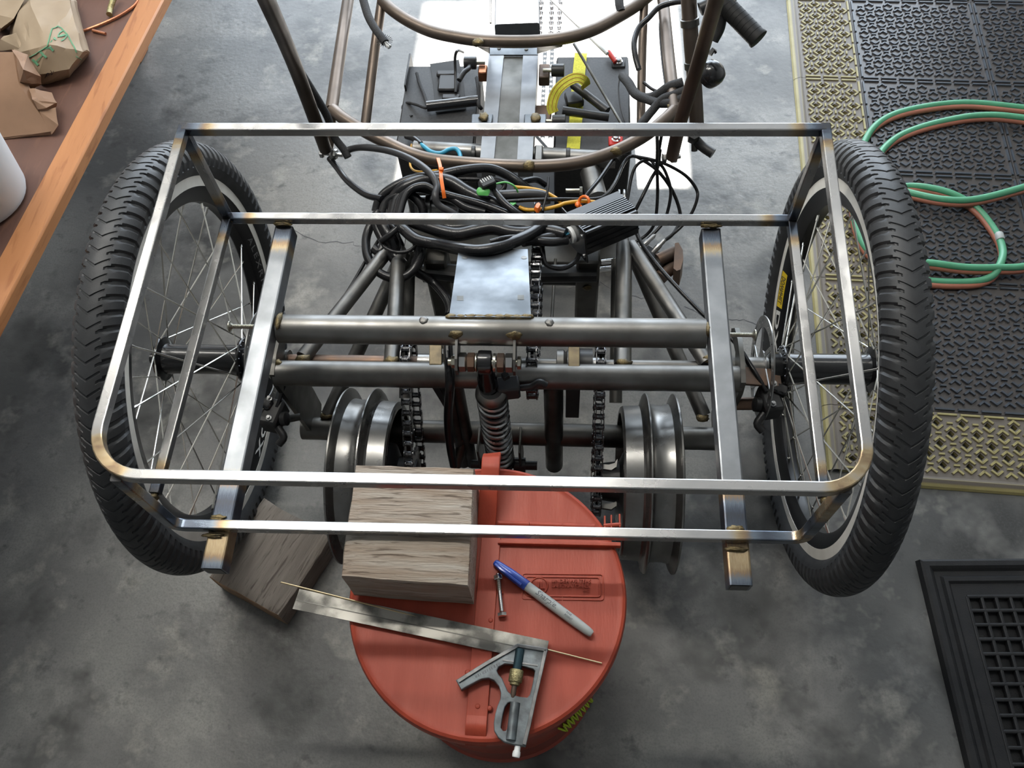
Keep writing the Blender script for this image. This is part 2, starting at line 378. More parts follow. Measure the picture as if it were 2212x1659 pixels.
MAT = dict(
    concrete=concrete(),
    plaster=M('plaster', (.45, .44, .42), (.40, .39, .37), scale=4, rough=.9),
    ceiling=M('white_ceiling', (.60, .60, .59), (.55, .55, .54), scale=4, rough=.9),
    rack=heat_steel('rack_steel', (.42, .415, .41), .25),
    beam=heat_steel('beam_steel', (.27, .285, .305), .36, 1.0),
    spine=M('spine_steel', (.26, .265, .27), (.17, .175, .185), scale=14, rough=.42, metal=1.0, rvar=.1),
    steel=M('mill_steel', (.25, .245, .235), (.14, .135, .125), scale=14, rough=.44, metal=1.0, rvar=.1, detail=4),
    steel_dk=M('dark_steel', (.16, .155, .145), (.09, .088, .08), scale=16, rough=.45, metal=1.0, rvar=.1, detail=4),
    steel_lt=M('light_steel', (.50, .50, .49), (.34, .34, .34), scale=25, rough=.33, metal=1.0, rvar=.1),
    rust=M('rusty_steel', (.20, .125, .085), (.13, .10, .085), scale=22, rough=.5, metal=.75, rvar=.1, detail=4),
    seat_dk=M('dark_bronze_tube', (.085, .062, .048), (.05, .038, .03), scale=10, rough=.4, metal=.8, rvar=.1, detail=4),
    seat_dk2=M('brown_strut_tube', (.15, .095, .07), (.09, .06, .05), scale=10, rough=.42, metal=.8, rvar=.1, detail=4),
    seat=M('seat_tube_steel', (.17, .135, .11), (.105, .085, .07), scale=10, rough=.42, metal=.8, rvar=.1, detail=4),
    weld=M('weld_bead', (.20, .15, .07), (.09, .072, .045), scale=90, rough=.45, metal=.7, bump=.5, bscale=500),
    plate=M('galvanised_plate', (.20, .215, .23), (.12, .132, .145), scale=16, rough=.5, metal=1.0, rvar=.1),
    chrome=M('chrome', (.8, .8, .8), rough=.12, metal=1.0),
    zinc=M('zinc_bolt', (.55, .54, .48), (.40, .38, .30), scale=60, rough=.32, metal=1.0),
    spoke=M('spoke_steel', (.80, .78, .72), rough=.25, metal=1.0),
    rubber=M('tyre_rubber', (.035, .037, .040), (.024, .025, .027), scale=40, rough=.52, rvar=.06, bump=.1, bscale=600),
    rim_black=M('black_anodised_rim', (.008, .008, .009), rough=.32, spec=.35),
    rim_silver=M('machined_brake_track', (.88, .85, .78), (.80, .77, .70), scale=50, rough=.4, metal=.1),
    black=M('black_plastic', (.013, .013, .014), (.02, .02, .02), scale=60, rough=.4),
    black_gloss=M('black_enamel', (.008, .008, .009), rough=.22, coat=.4),
    cable=M('cable_sheath', (.008, .008, .009), (.014, .014, .015), scale=30, rough=.27, spec=.4),
    cable_gray=M('grey_cable_sheath', (.03, .03, .032), rough=.4),
    rope=M('braided_sleeve', (.015, .015, .016), (.035, .035, .037), scale=500, rough=.75, bump=.6, bscale=700),
    orange=M('orange_nylon', (.80, .16, .015), rough=.4),
    yellow_wire=M('yellow_wire', (.58, .30, .02), rough=.4),
    green_wire=M('green_wire', (.10, .42, .10), rough=.4),
    blue_wire=M('blue_wire', (.04, .30, .46), rough=.4),
    red_wire=M('red_wire', (.55, .03, .02), rough=.4),
    white=M('white_plastic', (.78, .80, .80), rough=.45),
    strap=M('yellow_webbing', (.62, .60, .06), (.50, .48, .04), scale=250, rough=.75),
    strap_line=M('webbing_stitching', (.45, .20, .05), rough=.8),
    red_paint=M('red_can_paint', (.40, .064, .032), (.33, .050, .026), scale=7, rough=.48, stretch=(6, 1, 6), bump=.18, bscale=60, rvar=.06, spec=.35),
    red_dark=M('red_can_paint_body', (.30, .05, .03), (.24, .04, .022), scale=9, rough=.5, bump=.15, bscale=50),
    lime=M('lime_paint_marker', (.50, .62, .02), rough=.6),
    marker_blue=M('blue_marker_cap', (.015, .06, .36), rough=.3, coat=.3),
    marker_gray=M('grey_marker_barrel', (.36, .38, .37), rough=.42),
    ink=M('black_print', (.03, .03, .035), rough=.5),
    ink_gray=M('grey_print', (.10, .11, .12), rough=.5),
    cast=M('cast_grey_iron', (.17, .195, .21), (.09, .10, .105), scale=60, rough=.4, metal=.55, bump=.15, bscale=200),
    cast_lt=M('machined_edge', (.22, .22, .22), (.13, .13, .13), scale=80, rough=.35, metal=.8),
    rule=M('worn_steel_rule', (.36, .345, .31), (.11, .105, .095), scale=26, rough=.48, metal=.6, detail=9, rvar=.1, lo=.44, hi=.60),
    brass=M('knurled_brass', (.42, .37, .20), (.30, .26, .13), scale=300, rough=.42, metal=.85, bump=.6, bscale=500),
    blue_steel=M('blued_steel', (.05, .09, .11), rough=.18, metal=.8),
    rod=M('bronze_filler_rod', (.62, .48, .28), rough=.3, metal=.9),
    wood_gray=wood('weathered_timber', (.40, .36, .31), (.27, .20, .145), (.085, .058, .04), .8, (1, 12, 12), 7, 1.0),
    wood_gray2=wood('weathered_board', (.27, .235, .20), (.18, .15, .125), (.08, .06, .048), .8, (1, 11, 8), 6, .8),
    pine=wood('pine_rail', (.46, .20, .075), (.38, .155, .055), (.29, .105, .035), .55, (8, 1, 8), 4, .15),
    ply=wood('brown_bench_board', (.13, .06, .04), (.095, .045, .032), (.155, .075, .048), .6, (5, 1, 5), 4, .1),
    end_grain=wood('cut_timber_end', (.30, .19, .11), (.22, .13, .075), (.13, .08, .05), .8, (4, 4, 4), 12),
    kraft=M('kraft_paper', (.26, .15, .088), (.21, .12, .07), scale=12, rough=.75, bump=.15, bscale=40),
    kraft_lt=M('tan_paper', (.33, .25, .165), (.27, .20, .13), scale=12, rough=.6, bump=.1, bscale=30),
    green_print=M('green_print', (.10, .27, .15), rough=.6),
    copper=M('copper_tube', (.60, .26, .14), (.40, .17, .10), scale=60, rough=.35, metal=.9),
    jug=M('white_poly_bucket', (.72, .76, .78), rough=.45),
    mat_black=tile_mat('black_pvc_tile', (.052, .062, .078), (.042, .05, .062), (.062, .055, .052), .28),
    mat_gold=tile_mat('gold_pvc_tile', (.33, .285, .125), (.28, .24, .10), (.145, .125, .105), .45),
    mat_rubber=M('black_rubber_mat', (.012, .0125, .014), (.018, .018, .019), scale=40, rough=.5, bump=.2, bscale=500, spec=.3),
    hose_green=M('green_hose', (.09, .33, .19), (.08, .29, .16), scale=20, rough=.4),
    hose_red=M('red_hose', (.36, .13, .08), (.30, .11, .07), scale=20, rough=.5),
    sticker_yellow=M('yellow_decal', (.72, .50, .01), rough=.4),
    decal_white=M('white_decal', (.62, .62, .60), rough=.45),
    decal_gray=M('grey_decal', (.16, .16, .16), rough=.45),
    battery=M('battery_case', (.022, .023, .025), (.035, .035, .036), scale=200, rough=.5, bump=.2, bscale=600),
    lamp_glow=M('fluorescent_tube', (1, 1, 1), emit=(1.0, .97, .92, 9.0)),
    foam=M('black_foam', (.02, .02, .021), rough=.6),
)
# ================================================================== the setting
def struct(o): o['kind'] = 'structure'; return o
RX0, RX1, RY0, RY1 = -2.6, 2.8, -4.2, 3.0
struct(MB().add([(RX0, RY0, 0), (RX1, RY0, 0), (RX1, RY1 + 1.5, 0), (RX0, RY1 + 1.5, 0)], [(0, 1, 2, 3)]).build('floor', MAT['concrete'], origin=(0, 0, 0)))
struct(MB().box((RX0 - .05, (RY0 + RY1) / 2, CEIL / 2), (.1, RY1 - RY0, CEIL)).build('wall_left', MAT['plaster']))
struct(MB().box((RX1 + .05, (RY0 + RY1) / 2, CEIL / 2), (.1, RY1 - RY0, CEIL)).build('wall_right', MAT['plaster']))
struct(MB().box(((RX0 + RX1) / 2, RY0 - .05, CEIL / 2), (RX1 - RX0 + .2, .1, CEIL)).build('wall_back', MAT['plaster']))
DX0, DX1, DZ = -1.7, 1.9, 2.2
struct(MB().box(((RX0 + DX0) / 2, RY1 + .05, CEIL / 2), (DX0 - RX0, .1, CEIL)).box(((RX1 + DX1) / 2, RY1 + .05, CEIL / 2), (RX1 - DX1, .1, CEIL))
       .box(((DX0 + DX1) / 2, RY1 + .05, (CEIL + DZ) / 2), (DX1 - DX0, .1, CEIL - DZ)).build('wall_front', MAT['plaster']))
# ceiling with a skylight well that lets the sun onto the floor under the seat
HX, HY = -SUN_DIR.x / -SUN_DIR.z * CEIL, -SUN_DIR.y / -SUN_DIR.z * CEIL
SKX0, SKX1, SKY0, SKY1 = -.31 + HX, .36 + HX, .69 + HY, 1.36 + HY
cz = CEIL + .01
cb = MB()
for (x0, x1, y0, y1) in ((RX0 - .1, SKX0, RY0 - .1, RY1 + .1), (SKX1, RX1 + .1, RY0 - .1, RY1 + .1), (SKX0, SKX1, RY0 - .1, SKY0), (SKX0, SKX1, SKY1, RY1 + .1)):
    cb.box(((x0 + x1) / 2, (y0 + y1) / 2, cz), (x1 - x0, y1 - y0, .02))
struct(cb.build('ceiling', MAT['ceiling']))

def fixture(loc, label, energy, length=1.2, col=(1.0, .96, .88)):
    """bare twin-tube batten hung on two rods: its light falls on the floor"""
    t = thing('ceiling_light', loc, label, 'light', 'strip lights on the garage ceiling')
    x, y, z = loc
    MB().box((x, y, z - .02), (length + .1, .07, .04), bevel=.008).build('housing', MAT['white'], t)
    for k in (-1, 1):
        MB().tube([(x + k * length * .35, y, z), (x + k * length * .35, y, CEIL)], .004, 8).build('hanger_rod', MAT['steel_lt'], t)
        MB().tube([(x - length / 2, y + k * .03, z - .055), (x + length / 2, y + k * .03, z - .055)], .013, 10).build('lamp_tube', MAT['lamp_glow'], t)
    l = lamp('tube_light', 'AREA', loc, (0, 0, -1), energy, col, length, .07); l.parent = t; l.location = Vector((0, 0, -.075))
fixture((-.5, .46, LAMPZ), 'white strip light on the ceiling above the cargo rack', 27)
fixture((-1.5, .86, LAMPZ), 'white strip light on the ceiling above the workbench', 15)
fixture((-.75, 1.98, LAMPZ), 'white strip light on the ceiling nearest the open garage door', 7, 1.6)
fixture((1.0, .9, LAMPZ), 'short white strip light on the ceiling over the floor tiles', 2, .8)

# hairline cracks in the slab
def crack(pts, w):
    pts = [P(x, y, 0) for x, y in pts]; pp = []
    for a, b in zip(pts, pts[1:]):
        for k in range(6): 
            q = a.lerp(b, k / 6); pp.append(q + Vector((random.uniform(-1, 1), random.uniform(-1, 1), 0)) * .004)
    pp.append(pts[-1]); mb = MB(); vs = []
    for i, p in enumerate(pp):
        t = (pp[min(i + 1, len(pp) - 1)] - pp[max(0, i - 1)]).normalized(); n = Vector((-t.y, t.x, 0))
        ww = w * random.uniform(.4, 1.2); vs += [p + n * ww + Vector((0, 0, .0004)), p - n * ww + Vector((0, 0, .0004))]
    mb.add(vs, [(2 * i, 2 * i + 2, 2 * i + 3, 2 * i + 1) for i in range(len(pp) - 1)])
    o = mb.build('crack', MAT['ink'], bpy.data.objects['floor'])
crack([(1480, 660), (1530, 685), (1600, 690), (1650, 703), (1690, 718)], .0009)
crack([(600, 478), (690, 522), (760, 525), (800, 540)], .0008)
crack([(1230, 620), (1255, 625), (1300, 612), (1360, 640), (1440, 650)], .0006)

# ------------------------------------------------------------------ interlocking floor tiles (right)
T = .3048
MYAW = -.0576
MO = Vector((.7884, 1.0253, 0))
MX = Vector((math.cos(MYAW), math.sin(MYAW), 0)); MYV = Vector((-math.sin(MYAW), math.cos(MYAW), 0))
TH = .0095
def bar2d(mb, a, b, w, z0, h):
    """raised rib from a to b with sloping sides"""
    a, b = Vector((*a, 0)), Vector((*b, 0)); t = (b - a).normalized(); n = Vector((-t.y, t.x, 0))
    lo, hi = [], []
    for (e, s) in ((a, -1), (b, 1)):
        for k in (-1, 1):
            lo.append(e + t * s * w * .35 + n * k * w * .5 + Vector((0, 0, z0)))
            hi.append(e + t * s * w * .15 + n * k * w * .34 + Vector((0, 0, z0 + h)))
    o = [0, 1, 3, 2]; lo = [lo[i] for i in o]; hi = [hi[i] for i in o]
    mb.add(lo + hi, [(4, 5, 6, 7), (0, 1, 5, 4), (1, 2, 6, 5), (2, 3, 7, 6), (3, 0, 4, 7)])
def chevron(mb, c, d, s, rot, z0, h):
    """a < or > shape around cell centre c; d=+1/-1"""
    def q(x, y): return (c[0] + x, c[1] + y) if not rot else (c[0] + y, c[1] + x)
    tip = q(d * .0122 * s, 0); e1 = q(d * .0050 * s, .0080 * s); e2 = q(d * .0050 * s, -.0080 * s)
    bar2d(mb, tip, e1, (.0050) * s, z0, h); bar2d(mb, tip, e2, (.0050) * s, z0, h)
def tile_mesh(w, l, rot, holes, name, ramp=None):
    """tile w by l with ribs; cell lattice a along x, b along y (swapped when rot)"""
    mb = MB(); m = .014
    a, b = (.0436, .0235)
    if rot: nx, ny = int((w - 2 * m) / b), int((l - 2 * m) / a * 2)
    gx0, gx1, gy0, gy1 = (.003 if ramp else m), w - m, m, l - m
    cells = []
    if not rot:
        nr = round((gy1 - gy0) / b); bb = (gy1 - gy0) / nr; ncol = (gx1 - gx0) / a
        for j in range(nr):
            x = gx0 + (a * .5 if j % 2 == 0 else 0)
            k = 0
            while x + k * a < gx1 + .003: cells.append((x + k * a, gy0 + (j + .5) * bb)); k += 1
        step = bb
    else:
        nr = round((gx1 - gx0) / b); bb = (gx1 - gx0) / nr
        for j in range(nr):
            y = gy0 + (a * .5 if j % 2 == 0 else 0); k = 0
            while y + k * a < gy1 + .003: cells.append((gx0 + (j + .5) * bb, y + k * a)); k += 1
        step = bb
    z0, h = TH, .0034 if holes else .0040
    for (x, y) in cells:
        for d in (-1, 1):
            tipx = (x + d * .0118, y) if not rot else (x, y + d * .0118)
            if gx0 - .002 < tipx[0] < gx1 + .002 and gy0 - .002 < tipx[1] < gy1 + .002: chevron(mb, (x, y), d, 1.1, rot, z0, h)
        q = (x + a / 2, y) if not rot else (x, y + a / 2)
        if q[0] < gx1 and q[1] < gy1:
            if not rot: bar2d(mb, (q[0], q[1] - .0042), (q[0], q[1] + .0042), .0050, z0, h)
            else: bar2d(mb, (q[0] - .0045, q[1]), (q[0] + .0045, q[1]), .0050, z0, h)
    # dashes round the border
    def dashes(p0, p1, n):
        p0, p1 = Vector((*p0, 0)), Vector((*p1, 0))
        for k in range(n):
            u, v = p0.lerp(p1, (k + .08) / n), p0.lerp(p1, (k + .86) / n); bar2d(mb, u[:2], v[:2], .0055, z0, h)
    e = .0055
    nd = max(2, round(l / .043)); dashes((w - e, e), (w - e, l - e), nd)
    if not ramp: dashes((e, e), (e, l - e), nd)
    nd = max(2, round(w / .043)); dashes((e, e), (w - e, e), nd); dashes((e, l - e), (w - e, l - e), nd)
    g = .0006
    # body: sides, margins and (holed) field
    if holes:
        hw, hh = .0078, .0066
        for rr in range(nr):
            yc = gy0 + (rr + .5) * bb; y0, y1 = yc - bb / 2, yc + bb / 2; xs = sorted(x for x, y in cells if abs(y - yc) < 1e-6)
            cur = g
            for x in xs:
                if x + hw > w - m or x - hw * 1.3 < g: continue
                xl, xr = x - hw * 1.25, x + hw * 1.25
                mb.add([(cur, y0, TH), (xl, y0, TH), (xl, y1, TH), (cur, y1, TH)], [(0, 1, 2, 3)])
                o = [(xl, y0, TH), (xr, y0, TH), (xr, y1, TH), (xl, y1, TH), (x, yc - hh, TH), (x + hw, yc, TH), (x, yc + hh, TH), (x - hw, yc, TH)]
                o += [(p[0], p[1], .001) for p in o[4:8]]
                mb.add(o, [(0, 1, 5, 4), (1, 2, 6, 5), (2, 3, 7, 6), (3, 0, 4, 7), (4, 5, 9, 8), (5, 6, 10, 9), (6, 7, 11, 10), (7, 4, 8, 11)])
                cur = xr
            mb.add([(cur, y0, TH), (w - g, y0, TH), (w - g, y1, TH), (cur, y1, TH)], [(0, 1, 2, 3)])
        mb.add([(g, g, TH), (w - g, g, TH), (w - g, gy0, TH), (g, gy0, TH)], [(0, 1, 2, 3)])
        mb.add([(g, gy1, TH), (w - g, gy1, TH), (w - g, l - g, TH), (g, l - g, TH)], [(0, 1, 2, 3)])
    else:
        mb.add([(g, g, TH), (w - g, g, TH), (w - g, l - g, TH), (g, l - g, TH)], [(0, 1, 2, 3)])
    mb.add([(g, g, 0), (w - g, g, 0), (w - g, l - g, 0), (g, l - g, 0), (g, g, TH), (w - g, g, TH), (w - g, l - g, TH), (g, l - g, TH)], [(0, 1, 5, 4), (1, 2, 6, 5), (2, 3, 7, 6), (3, 0, 4, 7)])
    if ramp:   # rounded nosing on the -x side, a slightly proud rolled lip
        pr = [(0, TH), (-.006, TH + .0015), (-ramp * .5, TH * .95), (-ramp * .85, TH * .55), (-ramp, .0005)]
        vs = []
        for yy in (g, l - g):
            for (x, z) in pr: vs.append((x + g, yy, z))
        n = len(pr); mb.add(vs, [(i, i + 1, n + i + 1, n + i) for i in range(n - 1)])
    return mb.mesh(name, smooth=False)
tiles = thing('floor_mat', MO + MX * .3 - MYV * .45, 'garage floor mat of black interlocking tiles with gold perforated edging', 'mat')
me_black = tile_mesh(T, T, True, False, 'mat_tile'); me_black.materials.append(MAT['mat_black'])
EW = .136
me_gold = tile_mesh(EW, T, False, True, 'edge_tile', ramp=.021); me_gold.materials.append(MAT['mat_gold'])
def tile_at(name, me, u, v, rot=0):
    loc = MO + MX * u + MYV * v
    x, y = (MX, MYV) if rot == 0 else (MYV, -MX)
    place(name, me, None, tiles, frame_m(x, y, Vector((0, 0, 1)), loc + Vector((0, 0, .0006))))
for i in range(3):
    for j in range(-3, 3): tile_at('mat_tile', me_black, i * T, j * T)
for j in range(-3, 3): tile_at('edge_tile', me_gold, -EW, j * T)
for i in range(3): tile_at('edge_tile', me_gold, (i + 1) * T, -3 * T - EW, 1)
me_corner = tile_mesh(EW, EW, False, True, 'corner_tile', ramp=.021); me_corner.materials.append(MAT['mat_gold'])
tile_at('corner_tile', me_corner, -EW, -3 * T - EW)

# ------------------------------------------------------------------ rubber mat with open cells (bottom corner)
rc = P(1985, 1205, .018); rx = (P(2212, 1203, .018) - rc).normalized(); ry = Vector((0, 0, 1)).cross(rx)
rl = (P(2090, 1659, .018) - rc).normalized()
rm = thing('rubber_mat', (rc.x, rc.y, 0), 'black rubber anti-fatigue mat with raised rim and square cells', 'mat')
RW, RL = .62, .92
def rpt(u, v, z): p = rc + rx * u - ry * v; return Vector((p.x, p.y, z))
mb = MB()
def ring(u0, z, u1, z1):
    a = [rpt(u0, u0, z), rpt(RW - u0, u0, z), rpt(RW - u0, RL - u0, z), rpt(u0, RL - u0, z)]
    b = [rpt(u1, u1, z1), rpt(RW - u1, u1, z1), rpt(RW - u1, RL - u1, z1), rpt(u1, RL - u1, z1)]
    mb.add(a + b, [(i, (i + 1) % 4, 4 + (i + 1) % 4, 4 + i) for i in range(4)])
pr = [(0, 0), (.002, .015), (.006, .018), (.014, .018), (.018, .015), (.022, .011), (.030, .011), (.034, .016), (.040, .016), (.044, .012), (.066, .012)]
for a, b in zip(pr, pr[1:]): ring(a[0], a[1], b[0], b[1])
mb.build('rim', MAT['mat_rubber'], rm, smooth=False)
MB().add([rpt(.06, .06, .003), rpt(RW - .06, .06, .003), rpt(RW - .06, RL - .06, .003), rpt(.06, RL - .06, .003)], [(0, 1, 2, 3)]).build('backing', MAT['mat_rubber'], rm)
g0, gp = .066, .0235; mb = MB(); k = 0
while g0 + k * gp < RW - g0 + 1e-6:
    u = g0 + k * gp; mb.sweep([rpt(u, g0, .008), rpt(u, RL - g0, .008)], rsec(.0062, .011, .002)); k += 1
k = 0
while g0 + k * gp < RL - g0 + 1e-6:
    v = g0 + k * gp; mb.sweep([rpt(g0, v, .0082), rpt(RW - g0, v, .0082)], rsec(.0062, .011, .002)); k += 1
mb.build('cell_lattice', MAT['mat_rubber'], rm, smooth=False)

# ------------------------------------------------------------------ twin welding hose
hp = [(2420, 270, .02), (2310, 243, .02), (2212, 233, .02), (2080, 222, .02), (1960, 238, .02), (1895, 268, .02), (1862, 320, .022), (1845, 400, .025), (1848, 480, .028), (1880, 545, .03), (1940, 562, .034), (2010, 568, .036), (2080, 577, .034), (2150, 578, .033), (2230, 571, .03),
      (2340, 520, .022), (2390, 420, .022), (2350, 300, .03), (2260, 265, .03), (2180, 251, .03), (2120, 249, .026), (2060, 257, .022), (1985, 276, .02), (1930, 302, .02), (1895, 345, .028), (1885, 430, .034), (1890, 520, .03), (1935, 590, .02), (2010, 607, .019), (2095, 609, .02), (2140, 598, .024), (2160, 572, .032), (2166, 540, .024), (2150, 500, .02), (2110, 450, .02), (2060, 420, .026), (2010, 406, .024), (1965, 402, .02), (1945, 407, .022), (1965, 416, .026), (2040, 431, .036), (2110, 430, .036), (2212, 404, .03), (2320, 370, .022), (2420, 360, .02)]
hose = thing('welding_hose', P(2040, 430, .012), 'coiled twin welding hose, green and red, lying on black tiles', 'hose')
MB().tube(spline([P(*q) for q in hp], 6), .0076, 12).build('green_line', MAT['hose_green'], hose)
MB().tube(spline([P(q[0] - 3, q[1] + 9, max(.017, q[2] - .007)) for q in hp], 6), .0062, 10).build('red_line', MAT['hose_red'], hose)
cl = P(2159, 512, .022); MB().lathe([(.0085, -.009), (.0092, -.007), (.0092, .007), (.0085, .009)], cl, P(2166, 540, .024) - P(2150, 490, .022), 14).build('clamp', MAT['marker_gray'], hose)

# ------------------------------------------------------------------ workbench on the left, with what lies on it
BZ = .45
be0, be1 = P(-14, 706, BZ), P(352, 0, BZ)
bd = (be1 - be0).normalized(); bn = Vector((-bd.y, bd.x, 0)); 
if bn.x > 0: bn = -bn
A0, A1 = be0 - bd * .5, be1 + bd * .6
BW = .050
bench = thing('workbench', ((A0.x + A1.x) / 2 - .25, (A0.y + A1.y) / 2, 0), 'low wooden workbench with orange pine edge rail and brown top board', 'workbench')
c = (A0 + A1) / 2 + bn * BW / 2 + Vector((0, 0, -.012))
RB = Matrix((bd, bn, Vector((0, 0, 1)))).transposed()
MB().box(c, ((A1 - A0).length, BW, .024), RB, .003).build('edge_rail', MAT['pine'], bench)
c2 = (A0 + A1) / 2 + bn * (BW + .33 + .0015) + Vector((0, 0, -.016))
MB().box(c2, ((A1 - A0).length, .66, .018), RB, .001).build('top_board', MAT['ply'], bench)
for s in (.12, .88):
    for w in (.40, .62):
        q = A0.lerp(A1, s) + bn * w; MB().box((q.x, q.y, (BZ - .026) / 2), (.06, .06, BZ - .026), RB, .003).build('leg', MAT['pine'], bench)
TZ = BZ - .0064
# white bucket
bc = P(-40, 432, TZ); bk = thing('plastic_bucket', bc, 'white plastic bucket standing on the workbench', 'bucket')
MB().lathe([(0, 0), (.066, 0), (.0745, .004), (.078, .012), (.098, .19), (.100, .192), (.100, .198), (.096, .198), (.076, .014), (0, .006)], bc, (0, 0, 1), 40).build('body', MAT['jug'], bk)
MB().lathe([(.094, .165), (.101, .166), (.101, .175), (.0965, .176)], bc, (0, 0, 1), 40, closed=True).build('rim_band', MAT['jug'], bk)
# paper bags
def hull(pts, sub=3, amp=.004, freq=22, seed=0):
    bm = bmesh.new()
    for p in pts: bm.verts.new(p)
    r = bmesh.ops.convex_hull(bm, input=bm.verts)
    bmesh.ops.delete(bm, geom=[v for v in bm.verts if not v.link_faces], context='VERTS')
    bmesh.ops.triangulate(bm, faces=bm.faces)
    bmesh.ops.subdivide_edges(bm, edges=bm.edges, cuts=sub, use_grid_fill=True)
    bm.normal_update()
    for v in bm.verts:
        n = v.normal.copy(); k = abs(noise.noise(v.co * freq + Vector((seed, 0, 0)))) * 2 - .5
        v.co += n * amp * k
    zmin = min(p[2] for p in pts)
    for v in bm.verts: v.co.z = max(v.co.z, zmin)
    bm.verts.index_update(); out = MB(); out.add([v.co.copy() for v in bm.verts], [tuple(v.index for v in f.verts) for f in bm.faces]); bm.free(); return out
def pts_of(lst): return [P(x, y, TZ + h) for x, y, h in lst]
bag1 = thing('paper_bag', P(110, 120, TZ), 'tan paper bag with green map print, crumpled on the workbench', 'paper bag', 'paper bags on the workbench')
hull(pts_of([(88, 186, 0), (150, 168, 0), (193, 118, 0), (188, 108, .03), (165, 5, .02), (150, -40, .0), (60, -30, .0), (20, 60, .0), (35, 35, .055), (66, 12, .065), (112, 52, .06), (150, 0, .055), (62, 108, .06), (105, 95, .07), (165, 60, .055), (178, 112, .045), (150, 150, .03), (82, 162, .03), (30, 120, .03)]), 3, .004, 30, 3).build('bag_body', MAT['kraft_lt'], bag1, smooth=True, angle=18)
hull(pts_of([(0, 0, .02), (36, 6, .045), (60, -14, .05), (30, 40, .05), (2, 62, .035), (-60, 20, .03), (-40, -30, .0), (20, 60, 0.0), (0, 70, 0)]), 3, .003, 30, 9).build('folded_top', MAT['kraft_lt'], bag1, smooth=True, angle=18)
hull(pts_of([(0, 84, .03), (30, 72, .05), (66, 64, .055), (62, 76, .05), (44, 106, .045), (8, 78, .03), (30, 110, .0), (-10, 110, 0)]), 2, .002, 30, 5).build('side_fold', MAT['kraft_lt'], bag1, smooth=True, angle=18)
# printed outline and lettering, laid just over the paper where it lies
dg0 = bpy.context.evaluated_depsgraph_get(); dg0.update()
def drop(p, obs, lift=.0012):
    """the paper surface under a ray from the eye height: highest hit below"""
    best = None
    for o in obs:
        mi = o.matrix_world.inverted(); e = mi @ CPOS; d = (mi.to_3x3() @ (p - CPOS)).normalized()
        ok, loc, nr, _i = o.ray_cast(e, d)
        if ok:
            w = o.matrix_world @ loc; k = (w - CPOS).length
            if best is None or k < best[0]: best = (k, w + (o.matrix_world.to_3x3() @ nr).normalized() * lift)
    return best[1] if best else None
bpy.context.view_layer.update()
bagobs = [o for o in bag1.children]
def ink_line(pts, w, mname, name, parent):
    q = []
    for (a, b) in zip(pts, pts[1:]):
        for k in range(8):
            f = k / 8; r = drop(P(a[0] + (b[0] - a[0]) * f, a[1] + (b[1] - a[1]) * f, TZ), bagobs)
            if r is not None: q.append(r)
    if len(q) > 2: MB().sweep(q, [(w, .0003), (-w, .0003), (-w, -.0003), (w, -.0003)]).build(name, MAT[mname], parent)
ink_line([(60, 126), (82, 114), (103, 100), (108, 80), (113, 63), (120, 61), (124, 57), (133, 62), (146, 76), (152, 88), (160, 102), (166, 115)], .0011, 'green_print', 'printed_outline', bag1)
ink_line([(164, 121), (176, 129)], .0008, 'green_print', 'printed_outline', bag1)
vs, fs = text_geo("HY'S", .030, .0002, spacing=1.0)
o3 = MB(); vv = []
a0, a1 = Vector((74, 140)), Vector((142, 72)); wid = max(v.x for v in vs)
dirv = (a1 - a0).normalized(); nv = Vector((dirv.y, -dirv.x))
for v in vs:
    q = a0 + (a1 - a0) * (v.x / wid) - nv * (-(v.y) / .030 * 26)
    r = drop(P(q.x, q.y, TZ), bagobs, .0011 + (v.z > 0) * .0003); vv.append(r if r is not None else P(q.x, q.y, TZ + .06))
o3.add(vv, fs).build('printed_lettering', MAT['green_print'], bag1, smooth=False)
vs, fs = text_geo("plu", .014, .0002, shear=.3)
vv = []
for v in vs:
    q = Vector((98, 161)) + Vector((1, -.35)) * (v.x / .014 * 14) + Vector((.2, -1)) * (v.y / .014 * 14)
    r = drop(P(q.x, q.y, TZ), bagobs, .0011 + (v.z > 0) * .0003); vv.append(r if r is not None else P(q.x, q.y, TZ + .04))
MB().add(vv, fs).build('printed_lettering', MAT['ink'], bag1, smooth=False)
bag2 = thing('paper_bag', P(40, 220, TZ), 'plain brown paper bag with rolled top, beside the white bucket', 'paper bag', 'paper bags on the workbench')
hull(pts_of([(0, 302, 0), (112, 292, 0), (112, 284, .01), (60, 208, .03), (40, 180, .06), (28, 112, .075), (-60, 110, .06), (-90, 250, .0), (-60, 305, 0), (-80, 180, .05)]), 3, .003, 26, 1).build('bag_body', MAT['kraft'], bag2, smooth=True, angle=18)
hull(pts_of([(28, 110, .07), (60, 118, .065), (88, 165, .045), (90, 182, .03), (60, 180, .055), (42, 178, .06), (50, 150, .085), (70, 195, .0), (40, 130, .08)]), 3, .0035, 40, 4).build('rolled_top', MAT['kraft'], bag2, smooth=True, angle=18)
hull(pts_of([(62, 190, .05), (112, 200, .035), (124, 222, .03), (100, 232, .035), (82, 236, .035), (70, 215, .05), (118, 250, .0), (80, 240, .0), (60, 205, 0)]), 3, .0035, 40, 6).build('fold', MAT['kraft'], bag2, smooth=True, angle=18)
hull(pts_of([(85, 240, .03), (120, 232, .028), (122, 250, .02), (126, 270, .018), (112, 290, .006), (92, 255, .02), (112, 292, .0), (80, 250, 0)]), 2, .002, 40, 8).build('fold', MAT['kraft'], bag2, smooth=True, angle=18)
